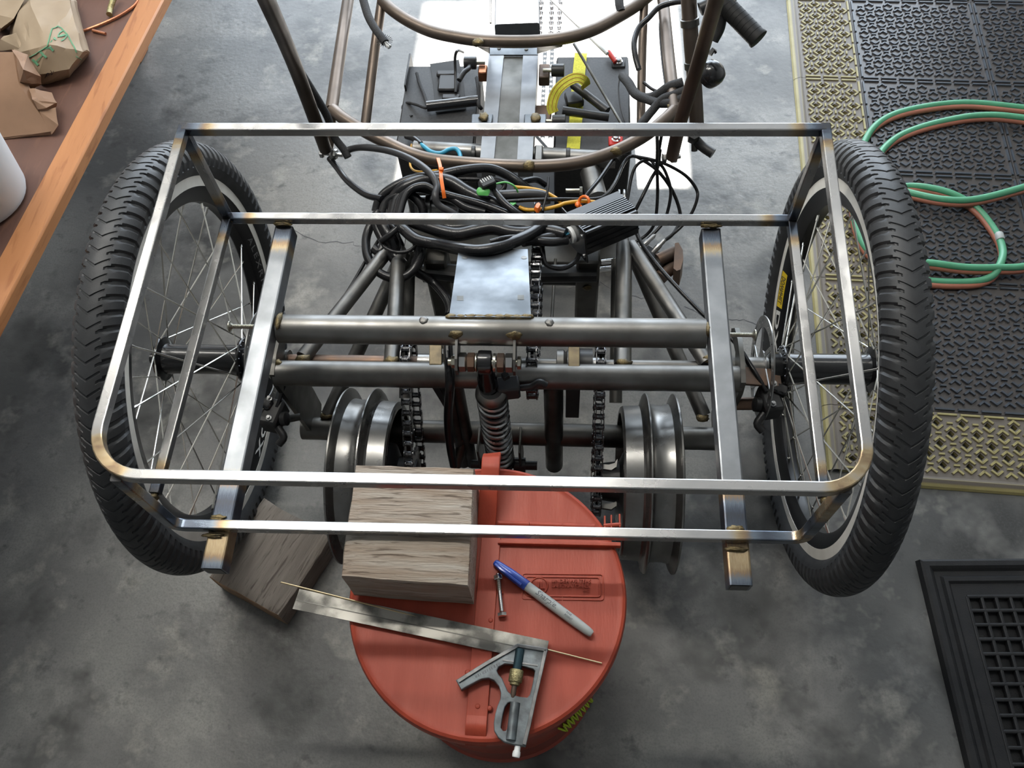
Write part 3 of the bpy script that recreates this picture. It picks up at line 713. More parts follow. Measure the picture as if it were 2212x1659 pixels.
# copper tube coil and brass stub
cp = thing('copper_tube', P(250, 30, TZ), 'loose coil of thin copper tube behind the tan bag', 'tube')
pts = []
for k in range(70):
    a = 2 * math.pi * k / 26; cx, cy = P(250, -95, TZ)[:2]; r = .115 + .006 * math.sin(k * .21)
    pts.append(Vector((cx + r * math.cos(a) * 1.25, cy + r * math.sin(a), TZ + .0035 + .0058 * (k / 26))))
MB().tube(spline(pts, 3), .0028, 8).build('coil', MAT['copper'], cp)
MB().tube(spline([P(x, y, TZ + .0032) for x, y in ((302, -10), (292, 10), (262, 32), (225, 50), (186, 65), (168, 70))], 6), .003, 8).build('loose_end', MAT['copper'], cp)
MB().tube([P(200, 66, TZ + .003), P(228, 73, TZ + .003)], .0028, 8).build('cut_end', MAT['copper'], cp)
MB().tube(spline([P(250, -14, TZ + .02), P(243, 4, TZ + .014), P(238, 20, TZ + .008), P(236, 31, TZ + .0075)], 5), .0055, 12).build('brass_tube', MAT['brass'], label='short bent brass tube end inside the copper coil', category='tube')
# ================================================================== red oily-waste can and what lies on it
LZ = .384                       # lid top
LC = Vector((-.006, -.376, 0)); LR = .178
can = thing('waste_can', LC, 'round red steel waste can with hinged lid, in front of the rack', 'can')
MB().lathe([(0, .012), (.146, .012), (.150, .0), (.156, .0), (.158, .02), (.154, .024), (.156, .12), (.158, .123), (.158, .131), (.156, .134), (.157, .25), (.159, .253), (.159, .261), (.157, .264), (.158, .350), (.160, .356), (.150, .358)], LC, (0, 0, 1), 64).build('body', MAT['red_dark'], can)
MB().lathe([(.163, LZ - .032), (.174, LZ - .030), (.1785, LZ - .022), (.1785, LZ - .006), (.1765, LZ - .001), (.173, LZ + .0008), (.170, LZ - .0006), (.166, LZ - .0012), (0, LZ - .0002)], LC, (0, 0, 1), 96).build('lid', MAT['red_paint'], can)
# central hinge band with a turned-down tongue and the lifting arm at the back
def lidp(x, y, h=0.0): return P(x, y, LZ + h)
by0 = lidp(1027, 1590); by1 = lidp(1062, 1150)
bdir = (by1 - by0).normalized(); bs = Vector((bdir.y, -bdir.x, 0))
bwid = .0255
def band(y0, y1, w, h, name):
    MB().sweep([y0, y1], rsec(w, h, .0008)).build(name, MAT['red_paint'], can)
band(by0 + bdir * .022 + V(0, 0, .0018), by1 + V(0, 0, .0018), bwid, .0032, 'band')
tp = [by0 + bdir * .022 + V(0, 0, .0022), by0 + bdir * .012 + V(0, 0, .004), by0 + bdir * .004 + V(0, 0, .001), by0 - bdir * .006 + V(0, 0, -.009), by0 - bdir * .008 + V(0, 0, -.013)]
MB().sweep(spline(tp, 4), rsec(bwid, .0026, .0008)).build('tongue', MAT['red_paint'], can)
for (x, y) in ((1046, 1382), (1042, 1402), (1010, 1452), (1082, 1280), (1060, 1340), (1058, 1530), (1032, 1526)):
    MB().lathe([(0, .002), (.0022, .0016), (.0034, 0)], lidp(x, y, .003), (0, 0, 1), 10).build('rivet', MAT['red_paint'], can)
# lifting arm: an arched bar over the hinge, rising at the back
ah = [lidp(1050, 1142, .004), lidp(1052, 1118, .012), lidp(1056, 1060, .030), lidp(1060, 1008, .042), lidp(1061, 992, .040), lidp(1063, 985, .02), lidp(1064, 985, -.03)]
MB().sweep(fillet(ah, [0, .006, 0.02, .01, .006, .004, 0], 4), rsec(.0245, .008, .0015)).build('lifting_arm', MAT['red_paint'], can)
# folds across the lid: hinge roll and raised lip
ha, hb = lidp(1074, 1131), lidp(1285, 1139)
for k in range(3):
    a, b = ha.lerp(hb, k / 3 + .004), ha.lerp(hb, (k + 1) / 3 - .004)
    MB().tube([a + V(0, 0, .0015), b + V(0, 0, .0015)], .0038, 10).build('hinge_knuckle', MAT['red_paint'], can)
MB().sweep([lidp(1076, 1172, .003), lidp(1340, 1178, .003)], rsec(.0055, .010, .001)).build('lip', MAT['red_paint'], can)
for (x, y) in ((1306, 1133), (1320, 1131), (1338, 1129)):
    q = lidp(x, y, .0); MB().sweep([q + V(0, -.009, .004), q + V(0, .009, .004)], rsec(.0022, .009, .0006)).build('hinge_ear', MAT['red_paint'], can)
MB().tube([lidp(1304, 1136, .006), lidp(1341, 1133, .006)], .003, 8).build('hinge_pin', MAT['red_paint'], can)
# embossed maker's plate
e0, e1, e2, e3 = lidp(1132, 1239), lidp(1305, 1241), lidp(1300, 1296), lidp(1128, 1294)
ex = (e1 - e0).normalized(); ey = Vector((-ex.y, ex.x, 0)); ew = (e1 - e0).length; eh = (e0 - e3).length
def ep(u, v, z=.0): return e3 + ex * u + ey * v + V(0, 0, z)
for d, h in ((0, .0008), (.0042, .0011)):
    loop = [ep(d, d, 0), ep(ew - d, d, 0), ep(ew - d, eh - d, 0), ep(d, eh - d, 0)]
    MB().sweep(fillet([loop[0].lerp(loop[1], .5), loop[1], loop[2], loop[3], loop[0], loop[0].lerp(loop[1], .49)], .003, 3), rsec(.0016, h * 2, .0004)).build('embossed_border', MAT['red_paint'], can)
MB().lathe([(.0098, 0), (.0104, .0009), (.0112, .0009), (.0118, 0)], ep(.0215, eh * .52, 0), (0, 0, 1), 28, closed=True).build('embossed_mark', MAT['red_paint'], can)
def lettering(body, size, org, ex, ey, m, parent, h=.0006, name='lettering', **kw):
    vs, fs = text_geo(body, size, h / 2, **kw)
    return MB().add([org + ex * v.x + ey * v.y + V(0, 0, v.z + h / 2) for v in vs], fs).build(name, m, parent, smooth=False)
lettering('UL', .0125, ep(.0135, eh * .52), ex, ey, MAT['red_paint'], can, .0014, 'embossed_lettering')
lettering('UNDERWRITERS', .0068, ep(.037, eh - .0098), ex, ey, MAT['red_paint'], can, .0013, 'embossed_lettering', spacing=1.02)
lettering('LABORATORIES,', .0068, ep(.037, eh - .0160), ex, ey, MAT['red_paint'], can, .0013, 'embossed_lettering', spacing=1.02)
lettering('INC.', .0045, ep(.077, eh - .0215), ex, ey, MAT['red_paint'], can, .0010, 'embossed_lettering')
# lime scribble on the body
def onbody(x, y, r=.1592):
    d = ray(x, y); o = CPOS - LC; a = d.x ** 2 + d.y ** 2; b = 2 * (o.x * d.x + o.y * d.y); c = o.x ** 2 + o.y ** 2 - r * r
    t = (-b - math.sqrt(max(0, b * b - 4 * a * c))) / (2 * a); return CPOS + d * t
zz = []
for k in range(17):
    f = k / 16; x = 1214 + 64 * f; y = 1578 - 70 * f; s = 1 if k % 2 else -1
    zz.append(onbody(x + s * 7, y + s * 9 * (1 - abs(f - .5))))
MB().tube(spline(zz, 3), .0016, 6).build('scribble', MAT['lime'], can)

# ------------------------------------------------------------------ timber block that props the rack up
BT = .4712
bq = [P(769, 1003, BT), P(1022, 1012, BT), P(1010, 1262, BT), P(738, 1243, BT)]
def block(name, corners, h, mside, mtop, label, seed, spin=0.0):
    """corners: far-left, far-right, near-right, near-left of the top"""
    z0 = corners[0].z - h; mb = MB(); N = 10
    c = sum(corners, Vector()) / 4
    def wob(p, k): return p + Vector((noise.noise(p * 37 + V(seed, 0, 0)), noise.noise(p * 37 + V(0, seed, 0)), noise.noise(p * 37 + V(0, 0, seed)) * k)) * .0013
    grid = []
    for j in range(N + 1):
        for i in range(N + 1):
            u, v = i / N, j / N
            p = (corners[3].lerp(corners[2], u)).lerp(corners[0].lerp(corners[1], u), v)
            e = min(u, 1 - u, v, 1 - v)
            grid.append(wob(p + V(0, 0, -.0022 if e == 0 else 0), .9))
    fs = [(j * (N + 1) + i, j * (N + 1) + i + 1, (j + 1) * (N + 1) + i + 1, (j + 1) * (N + 1) + i) for j in range(N) for i in range(N)]
    mb.add(grid, fs)
    edge = [i for i in range(N + 1)] + [j * (N + 1) + N for j in range(1, N + 1)] + [N * (N + 1) + i for i in range(N - 1, -1, -1)] + [j * (N + 1) for j in range(N - 1, 0, -1)]
    rows = [edge]
    for k, zf in enumerate((.06, .5, .95, 1.0)):
        row = []
        for i in edge:
            p = grid[i].copy(); out = (p - c); out.z = 0; out.normalize()
            p.z = corners[0].z - h * zf; p += out * (.0014 if zf < 1 else -.001); p = wob(p, 0) if zf < .95 else p
            if zf == 1.0: p.z = z0
            row.append(len(mb.v)); mb.v.append(p)
        rows.append(row)
    for a, b in zip(rows, rows[1:]):
        for k in range(len(edge)): mb.f.append((a[k], b[k], b[(k + 1) % len(edge)], a[(k + 1) % len(edge)]))
    mb.f.append(tuple(rows[-1]))
    o = mb.build(name, mside, label=label, category='wood block', group='offcuts of weathered timber')
    if spin:
        o.data.transform(Matrix.Rotation(-spin, 4, 'Z')); o.rotation_euler.z = spin
    if mtop is not None:
        o.data.materials.append(mtop[0])
        for p in o.data.polygons:
            if (Matrix.Rotation(spin, 3, 'Z') @ p.normal).dot(Vector(mtop[1])) > .6: p.material_index = 1
    return o
LB = .089 - .0056
block('timber_block', bq, LB, MAT['wood_gray'], None, 'squared weathered timber block standing on the red can lid', 3)
# floor block
wq = [P(569, 1077, .063), P(712, 1160, .063), P(600, 1328, .063), P(452, 1245, .063)]
block('timber_block', [wq[0], wq[1], wq[2], wq[3]], .0625, MAT['wood_gray2'], (MAT['end_grain'], (-.42, -.9, 0)), 'grey timber offcut lying on the concrete beneath the rack corner', 8, math.radians(66))

# ------------------------------------------------------------------ bronze rod, combination square, marker, bolt
MB().tube([P(607, 1258, .3925), P(1300, 1433, LZ + .0017)], .0011, 8).build('filler_rod', MAT['rod'], label='thin bronze rod lying under the square across the can', category='rod')
SQZ = LZ + .0055
sq = thing('combination_square', P(1110, 1430, LZ + .004), 'combination square with worn steel rule and grey head on the red lid', 'square')
b0, b1 = P(640, 1294, SQZ), P(1181, 1408, SQZ)
bl = (b1 - b0).normalized(); bw = Vector((-bl.y, bl.x, 0))
tl, tr = P(645, 1273, SQZ), P(1182, 1391, SQZ)
BWD = .0262
blade = [b0 - bw * BWD / 2, b1 - bw * BWD / 2, b1 + bw * BWD / 2, b0 + bw * BWD / 2]
bo = MB().prism([p - V(0, 0, .0011) for p in blade], (0, 0, .0022)).build('rule', MAT['rule'], sq, smooth=False)
gm = MB()
gm.sweep([b0 - bw * .0015 + V(0, 0, .0012), b1 - bw * .0015 + V(0, 0, .0012)], rsec(.0014, .0003, .00005)); gm.build('rule_groove', MAT['steel_dk'], bo)
# head outline traced in the plane of the lid (photo crop units)
def hq(x, y): p = P(960 + x / 3.325, 1160 + y / 3.325, SQZ + .006); return (p.x, p.y)
outer = [hq(*q) for q in ((92, 1035), (300, 905), (530, 776), (738, 812), (700, 960), (660, 1130), (620, 1320), (578, 1500), (505, 1490), (430, 1468), (392, 1440), (365, 1395), (362, 1340), (372, 1275), (388, 1220), (408, 1170), (412, 1125), (398, 1075), (362, 1032), (320, 1013), (270, 1018), (225, 1040), (172, 1068), (125, 1095))]
h1 = [hq(*q) for q in ((372, 965), (385, 935), (430, 910), (520, 915), (640, 948), (657, 965), (640, 1060), (620, 1140), (598, 1165), (540, 1158), (480, 1142), (452, 1118), (432, 1075), (412, 1025), (385, 995))]
h2 = [hq(*q) for q in ((400, 1375), (415, 1280), (430, 1222), (455, 1190), (480, 1184), (496, 1200), (494, 1255), (512, 1280), (500, 1315), (470, 1350), (458, 1385), (440, 1405), (418, 1402))]
vs, fs = shape_geo([outer, h1, h2], .0042, .0010)
hd = MB().add([Vector((v.x, v.y, v.z + SQZ + .0052)) for v in vs], fs).build('head', MAT['cast'], sq, angle=30)
def rib(pts, w, h, mname, name='rib', z=.0105):
    MB().sweep([Vector((*hq(*q), SQZ + z)) for q in pts], rsec(w, h, .0006)).build(name, MAT[mname], hd)
rib([(104, 1042), (300, 918), (528, 788)], .0046, .005, 'cast_lt', 'machined_face')
rib([(528, 788), (730, 820)], .0042, .005, 'cast_lt', 'machined_face')
rib([(728, 822), (690, 990), (650, 1160), (612, 1340), (574, 1495)], .0046, .005, 'cast_lt', 'machined_face')
rib([(420, 890), (670, 930)], .0026, .0024, 'cast_lt', 'cross_rib', .0098)
q0, q1 = Vector((*hq(510, 1195), SQZ + .0105)), Vector((*hq(478, 1462), SQZ + .0105))
MB().tube([q0, q1], .0058, 14).build('level_housing', MAT['cast'], hd)
v0 = Vector((*hq(545, 812), SQZ + .011)); v1 = Vector((*hq(520, 972), SQZ + .010)); v2 = Vector((*hq(508, 1090), SQZ + .008))
MB().tube([v0, v1], .0056, 16).build('clamp_barrel', MAT['blue_steel'], sq)
ax = (v1 - v0).normalized()
MB().lathe([(.0078, -.002), (.0084, -.001), (.0084, .0115), (.0078, .0125), (.0062, .0128), (.0060, .0155), (.0045, .0165), (0, .0165)], v1, ax, 24).build('knurled_nut', MAT['brass'], sq)
MB().lathe([(.0033, .016), (.0033, .026), (.0022, .030), (0, .031)], v1, ax, 14).build('clamp_screw', MAT['rust'], sq)
sc0 = Vector((*hq(528, 1497), SQZ + .005)); sdir = (Vector((*hq(520, 1540), SQZ + .005)) - sc0).normalized()
MB().lathe([(.0036, -.004), (.0036, .006), (.0044, .0065), (.0048, .010), (.0042, .0128), (0, .0135)], sc0, sdir, 16).build('scriber_knob', MAT['white'], sq)
tx0, tx1 = Vector((*hq(232, 1018), SQZ + .0103)), Vector((*hq(405, 925), SQZ + .0103)); wl = MB(); tdir = (tx1 - tx0).normalized(); tno = Vector((-tdir.y, tdir.x, 0))
for k in range(11):   # worn, unreadable stamped letters
    q = tx0.lerp(tx1, k / 10.5)
    for d in range(random.choice((1, 2, 2))): wl.sweep([q + tdir * d * .0011, q + tdir * (d * .0011 + random.uniform(-.0006, .0006)) + tno * .0036], rsec(.0005, .0003, .00005))
wl.build('worn_lettering', MAT['ink'], hd, smooth=False)

mk0, mk1 = lidp(1068, 1214, .0075), lidp(1279, 1370, .0065)
mk = thing('marker_pen', (mk0 + mk1) / 2 - V(0, 0, .0065), 'permanent marker with blue cap and grey barrel on the red lid', 'marker')
md = (mk1 - mk0).normalized(); ML = (mk1 - mk0).length; cl_ = ML * .345
MB().lathe([(0, 0), (.0034, .0004), (.0046, .002), (.0054, .010), (.0066, .026), (.0071, cl_ - .001), (.0069, cl_), (.006, cl_)], mk0, md, 24).build('cap', MAT['marker_blue'], mk)
MB().lathe([(.0060, cl_ - .003), (.0064, cl_), (.0066, ML * .6), (.0062, ML * .85), (.0056, ML - .008), (.0048, ML - .002), (.0036, ML), (0, ML)], mk0, md, 24).build('barrel', MAT['marker_gray'], mk)
ms = Vector((-md.y, md.x, 0)).normalized(); mu = ms.cross(md) if ms.cross(md).z > 0 else md.cross(ms)
MB().sweep(spline([mk0 + md * .004 + mu * .0052 - ms * .003, mk0 + md * .012 + mu * .0065 - ms * .004, mk0 + md * .030 + mu * .0070 - ms * .0045, mk0 + md * (cl_ - .006) + mu * .0066 - ms * .0048], 5), rsec(.0034, .0028, .0009)).build('clip', MAT['marker_blue'], mk)
def barrel_text(body, size, start, drop_, name, **kw):
    vs, fs = text_geo(body, size, .0001, **kw); vv = []
    for v in vs:
        s = start + v.x; a = (v.y + drop_) / .0067; r = .00672 - max(0, (s - ML * .6)) * .006 + (v.z > 0) * .00015
        vv.append(mk0 + md * s + mu * (r * math.cos(a)) + (ms * r * math.sin(a)))
    MB().add(vv, fs).build(name, MAT['ink_gray'], mk, smooth=False)
barrel_text('Sharpie.', .0102, ML * .44, .0002, 'printed_lettering', shear=.25)
barrel_text('FINE', .0040, ML * .735, .0022, 'printed_lettering'); barrel_text('POINT', .0040, ML * .735, -.0020, 'printed_lettering')

bo0, bo1 = lidp(1076, 1246, .0055), lidp(1085, 1330, .0055); bod = (bo1 - bo0).normalized(); BL = (bo1 - bo0).length
bt = thing('steel_bolt', (bo0 + bo1) / 2 - V(0, 0, .0055), 'shiny hex bolt with nut beside the marker on the red lid', 'bolt')
MB().lathe([(.0030, -.004), (.0031, BL * .9)], bo0, bod, 14).build('shank', MAT['chrome'], bt)
tm = MB()
for k in range(12): tm.lathe([(.0031, k * .0013), (.00345, k * .0013 + .00045), (.0031, k * .0013 + .0009)], bo0 + bod * .004, bod, 12)
tm.build('thread', MAT['zinc'], bt)
MB().hexnut(bo0 + bod * .001, bod, .0105, .006).build('nut', MAT['chrome'], bt)
MB().lathe([(.0045, 0), (.0062, .0003), (.0062, .0042), (.0048, .0048), (0, .0048)], bo0 + bod * BL * .93, bod, 6).build('head', MAT['chrome'], bt)
# ================================================================== cargo rack of square steel tube
S = .0127
def zU(y): return .670 + .0642 * y
def zL(y): return .507 + .0642 * y
def onU(x, y):
    p = P(x, y, .66)
    for _ in range(6): p = P(x, y, zU(p.y))
    return p
def onL(x, y, dz=0.0):
    p = P(x, y, .5)
    for _ in range(6): p = P(x, y, zL(p.y) + dz)
    return p
dn = V(0, 0, -S / 2)
rack = thing('cargo_rack', (-.02, -.1, .47), 'bare square-tube steel cargo rack sitting between the two wheels', 'cargo rack')
def welded(path, w=S, h=S, b=.0016, up=(0, 0, 1), marks=None, m='rack', name='rail', **kw):
    path = dense(path); L = [0]
    for a, c in zip(path, path[1:]): L.append(L[-1] + (c - a).length)
    heat = []
    for x, p in zip(L, path):
        d = min(x, L[-1] - x) if marks is None else min([abs(x - q * L[-1]) for q in marks] + [1.0])
        heat.append(d)
    return MB().sweep(path, rsec(w, h, b), up=up, heat=heat).build(name, MAT[m], rack, **kw)
uFL, uFR, uRL, uRR = onU(393, 272), onU(1785, 272), onU(181, 1021), onU(1886, 1053)
lFL, lFR = onL(490, 465), onL(1712, 470)
pl, pr_ = P(372, 1130, zL(-.331)), P(1738, 1158, zL(-.325))
welded([uFL + dn, uFR + dn], name='upper_front_rail')
ud = (uRL - uFL).normalized()
up_path = fillet([uFL + dn - ud * .006, uRL + dn, uRR + dn, uFR + dn + (uFR - uRR).normalized() * .006], [0, .058, .050, 0], 9)
def resample(path, step=.03):
    out = [path[0]]
    for a, b in zip(path, path[1:]):
        n = max(1, int((b - a).length / step))
        for k in range(1, n + 1): out.append(a.lerp(b, k / n))
    return out
rp = resample(up_path); L = [0]
for a, c in zip(rp, rp[1:]): L.append(L[-1] + (c - a).length)
hs = []
for x, p in zip(L, rp):
    d = min(x, L[-1] - x)
    for q in (uRL, uRR):
        dd = abs((p - q).length - .032); d = min(d, max(.0, dd * .9 + .030))
    hs.append(d)
MB().sweep(rp, rsec(S, S, .0016), heat=hs).build('upper_rail_loop', MAT['rack'], rack)
welded([lFL + dn, lFR + dn], name='lower_front_rail')
# lower side rails, from the front corners to the rear posts
eL, eR = onL(331, 1062), onL(1783, 1070)
welded([lFL + dn + (eL - lFL).normalized() * .005, eL + dn], name='lower_side_rail'); welded([lFR + dn + (eR - lFR).normalized() * .005, eR + dn], name='lower_side_rail')
# front posts
welded([uFL + V(0, -.002, -S), V(lFL.x, lFL.y, lFL.z)], up=(0, 1, 0), name='front_post'); welded([uFR + V(0, -.002, -S), V(lFR.x, lFR.y, lFR.z)], up=(0, 1, 0), name='front_post')
# rear lower rail with its ends bent up into the posts
tL = V(pl.x - .0, pl.y - .004, zU(pl.y) - S); tR = V(pr_.x + .004, pr_.y - .003, zU(pr_.y) - S)
pth = resample(fillet([tL, pl + dn, pr_ + dn, tR], [0, .016, .016, 0], 6), .03)
L = [0]
for a, c in zip(pth, pth[1:]): L.append(L[-1] + (c - a).length)
hs = []
for x, p in zip(L, pth):
    d = min(x, L[-1] - x); d = min(d, max(.01, abs((p - pl).length - .03)), max(.01, abs((p - pr_).length - .04))); 
    hs.append(d)
MB().sweep(pth, rsec(S, S, .0016), up=(0, 1, 0), heat=hs).build('lower_rear_rail', MAT['rack'], rack)
# two long carrier beams under the lower rails
BS = .0275
def beam(xf, yf, xr, yr, marks, name='carrier_beam'):
    a, b = onL(xf, yf, -S), onL(xr, yr, -S)
    a, b = a + V(0, 0, -BS / 2), b + V(0, 0, -BS / 2); n = 24
    pth = [a.lerp(b, k / n) for k in range(n + 1)]; Lb = (b - a).length
    o = MB().sweep(pth, rsec(BS, BS, .0026), heat=[min(abs(k / n - q) for q in marks) * Lb for k in range(n + 1)], cap=True).build(name, MAT['beam'], rack)
    return a, b, o
aL, bL, oL = beam(613, 487, 456, 1226, (.0, .845, 1.03))
aR, bR, oR = beam(1536, 492, 1601, 1262, (.0, .845, 1.03))
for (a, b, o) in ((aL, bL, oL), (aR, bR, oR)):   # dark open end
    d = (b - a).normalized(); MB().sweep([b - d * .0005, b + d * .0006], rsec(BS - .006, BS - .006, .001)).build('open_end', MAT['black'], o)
# carriage bolts standing out sideways from the beams
for (x0, y0, x1, y1, z) in ((575, 706, 497, 704, .452), (1576, 723, 1630, 720, .452)):
    p0, p1 = P(x0, y0, z), P(x1, y1, z); p1.y = p0.y; d = (p1 - p0).normalized(); ln = (p1 - p0).length
    cbm = MB().lathe([(.0030, 0), (.0030, ln)], p0, d, 12)
    for k in range(int(ln / .0018)): cbm.lathe([(.0029, k * .0018), (.0035, k * .0018 + .0007), (.0029, k * .0018 + .0014)], p0, d, 10)
    cbm.build('carriage_bolt', MAT['zinc'], rack)
    MB().lathe([(.0032, -.004), (.0055, -.0016), (.0080, -.0006), (.0082, .0006), (.0060, .0022), (0, .003)], p1, d, 18).build('bolt_head', MAT['zinc'], rack)
# weld beads
def weld(p, size, seed, parent): return MB().blob(p, size, seed, .5, 2).build('weld_bead', MAT['weld'], parent, angle=180)
for k, (p, sx) in enumerate(((uFL, .006), (uFR, .006), (lFL, .007), (lFR, .007), (eL, .005), (eR, .005))): weld(p + V(0, -.004, -S * .55), (sx, .005, .006), k, rack)
for k, q in enumerate(((610, 484), (1534, 488))):
    p = onL(*q, -S * .6); MB().blob(p + V(0, 0, 0), (.013, .003, .0035), 20 + k, .6, 3).build('weld_bead', MAT['weld'], rack, angle=180)
for k, q in enumerate(((459, 1157), (1592, 1186))):
    p = onL(*q, -S * .9); MB().blob(p, (.013, .003, .003), 30 + k, .6, 3).build('weld_bead', MAT['weld'], rack, angle=180)
for k, q in enumerate(((471, 1118), (1588, 1142))):
    p = onL(*q, -S * .9); MB().blob(p, (.010, .004, .002), 34 + k, .6, 3).build('weld_bead', MAT['weld'], rack, angle=180)
# ================================================================== the tricycle under the rack
trike = thing('cargo_tricycle', (-.01, .1, 0), 'home-built electric cargo tricycle with two spoked rear wheels', 'tricycle')
def tb(a, b, r, name, m='steel', parent=None, n=16, **kw): return MB().tube([Vector(a), Vector(b)], r, n).build(name, MAT[m], parent or trike, **kw)
def poly_tube(pts, r, name, m='seat', parent=None, k=6, n=12): return MB().tube(spline([P(*q) for q in pts], k), r, n).build(name, MAT[m], parent or trike)
AX = Vector((0, 0, .335)); WX = .4835; TR, TS = .306, .029

# ---- tyre with moulded tread
def tire_mesh():
    """chevron tread: columns follow the curved grooves, so every groove edge is a clean line"""
    NR = 104; us = [0, .07, .11, .25, .40, .44, .5, .56, .60, .75, .89, .93]; PER = len(us)
    qs = [-2.45, -2.2, -2.0, -1.86, -1.82, -1.5, -1.46, -1.42, -1.2, -1.0, -.8, -.62, -.56, -.5, -.42, -.36, -.3, -.2, -.1, 0]
    qs = qs + [-q for q in qs[-2::-1]]
    def shift(aq):
        return .95 * min(aq, .5) + (.42 * max(0, min(aq, 1.46) - .5) if aq > .5 else 0)
    v = []
    for i in range(NR):
        for u in us:
            for q in qs:
                aq = abs(q); d = 0.0
                uw = min(u, 1 - u)                     # distance from the side groove at u = 0
                if aq <= .5 and abs(u - .5) <= .061: d = .0016
                if .42 <= aq <= 1.46:
                    w = .072 if aq < .8 else .112
                    if uw <= w: d = .0027 if aq > .5 else .0018
                if 1.46 < aq <= 1.82: d = .0022 if uw <= .112 else .0004
                if aq > 1.82: d = .0008
                r = TS + .0005 - d; th = 2 * math.pi * (i + u + shift(aq)) / NR
                v.append((r * math.sin(q) * 1.02, (TR + r * math.cos(q)) * math.sin(th), (TR + r * math.cos(q)) * math.cos(th)))
    m = len(qs); NA = NR * PER; f = []
    for i in range(NA):
        a = i * m; b = ((i + 1) % NA) * m
        for j in range(m - 1): f.append((a + j, a + j + 1, b + j + 1, b + j))
    return MB().add(v, f).mesh('tire', smooth=True, angle=30)
me_tire = tire_mesh(); me_tire.materials.append(MAT['rubber'])
me_rim = MB().lathe([(.286, -.0175), (.283, -.0185), (.270, -.0182), (.2672, -.0178), (.250, -.0125), (.2455, -.0085), (.2440, 0), (.2455, .0085), (.250, .0125), (.2672, .0178), (.270, .0182), (.283, .0185), (.286, .0175), (.276, .012), (.276, -.012)], (0, 0, 0), (1, 0, 0), 120, closed=True).mesh('rim', angle=30); me_rim.materials.append(MAT['rim_black'])
me_track = MB().lathe([(.2845, .0186), (.2685, .0186), (.2685, .0181), (.2845, .0181)], (0, 0, 0), (1, 0, 0), 120, closed=True).mesh('brake_track'); me_track.materials.append(MAT['rim_silver'])
HF = .066; FR = .031
me_hub = MB().lathe([(.006, -.088), (.009, -.086), (.009, -.074), (.019, -.072), (.022, -HF - .003), (FR + .004, -HF - .002), (FR + .005, -HF), (FR + .004, -HF + .003), (.0245, -HF + .006), (.0235, -.05), (.0235, .05), (.0245, HF - .006), (FR + .004, HF - .003), (FR + .005, HF), (FR + .004, HF + .002), (.024, HF + .004), (.024, HF + .020), (.016, HF + .022), (.009, HF + .024)], (0, 0, 0), (1, 0, 0), 40)
for k in range(18):
    for s_ in (-1, 1):
        a_ = 2 * math.pi * (k + .5) / 18; me_hub.blob(V(s_ * (HF + .002), (FR + .001) * math.sin(a_), (FR + .001) * math.cos(a_)), (.0022, .0022, .0022), 1, 0, 1)
me_hub = me_hub.mesh('hub', angle=35); me_hub.materials.append(MAT['black_gloss'])
spk = []
for i in range(36):
    side = 1 if i % 2 else -1; d = 1 if (i // 2) % 2 else -1
    ra = 2 * math.pi * (i + .25) / 36; ha = ra + d * math.radians(62)
    h = Vector((side * HF, FR * math.sin(ha), FR * math.cos(ha))); r = Vector((side * .004, .2465 * math.sin(ra), .2465 * math.cos(ra)))
    spk.append((h, r))
SL = (spk[0][1] - spk[0][0]).length
me_spoke = MB().lathe([(.0014, 0), (.00125, .01), (.00125, SL - .012), (.0021, SL - .012), (.0019, SL)], (0, 0, 0), (0, 0, 1), 6).mesh('spoke'); me_spoke.materials.append(MAT['spoke'])
# brake rotor
loops = [circle(.080, 72), circle(.063, 60)[::-1]]
for k in range(24):
    a = 2 * math.pi * k / 24
    loops.append([(.0715 * math.cos(a) + .0042 * math.cos(t) * math.cos(a + .5) - .0018 * math.sin(t) * math.sin(a + .5), .0715 * math.sin(a) + .0042 * math.cos(t) * math.sin(a + .5) + .0018 * math.sin(t) * math.cos(a + .5)) for t in [2 * math.pi * j / 8 for j in range(8)]])
vs, fs = shape_geo(loops, .0009)
rb = MB().add([(v.z, v.x, v.y) for v in vs], fs)
for k in range(6):
    a = 2 * math.pi * k / 6; p0 = V(0, .022 * math.cos(a), .022 * math.sin(a)); p1 = V(0, .066 * math.cos(a + .55), .066 * math.sin(a + .55))
    rb.sweep([p0, p1], rsec(.007, .0018, .0003), up=(1, 0, 0))
rb.lathe([(.012, -.001), (.027, -.001), (.027, .001), (.012, .001)], (0, 0, 0), (1, 0, 0), 24, closed=True)
me_rotor = rb.mesh('brake_rotor', angle=30); me_rotor.materials.append(MAT['steel_lt'])
def wheel(sx, spin, label):
    w = empty('wheel', None, trike); w['label'] = label
    base = Matrix.Translation(V(sx * WX, 0, .335)) @ (Matrix.Identity(4) if sx < 0 else Matrix.Diagonal((-1, 1, 1, 1))) @ Matrix.Rotation(spin, 4, 'X')
    place('tire', me_tire, None, w, base); rim = place('rim', me_rim, None, w, base)
    place('brake_track', me_track, None, w, base); place('brake_track', me_track, None, w, base @ Matrix.Rotation(math.pi, 4, 'Z'))
    place('hub', me_hub, None, w, base); place('brake_rotor', me_rotor, None, w, base @ Matrix.Translation(V(.096, 0, 0)))
    for h, r in spk:
        z = (r - h).normalized(); x = z.orthogonal().normalized(); y = z.cross(x)
        place('spoke', me_spoke, None, w, base @ frame_m(x, y, z, h))
    return w, base
wl_, bl_ = wheel(-1, 0.0, 'spoked wheel beside the workbench')
wr_, br_ = wheel(1, .06, 'spoked wheel over the gold floor tiles')
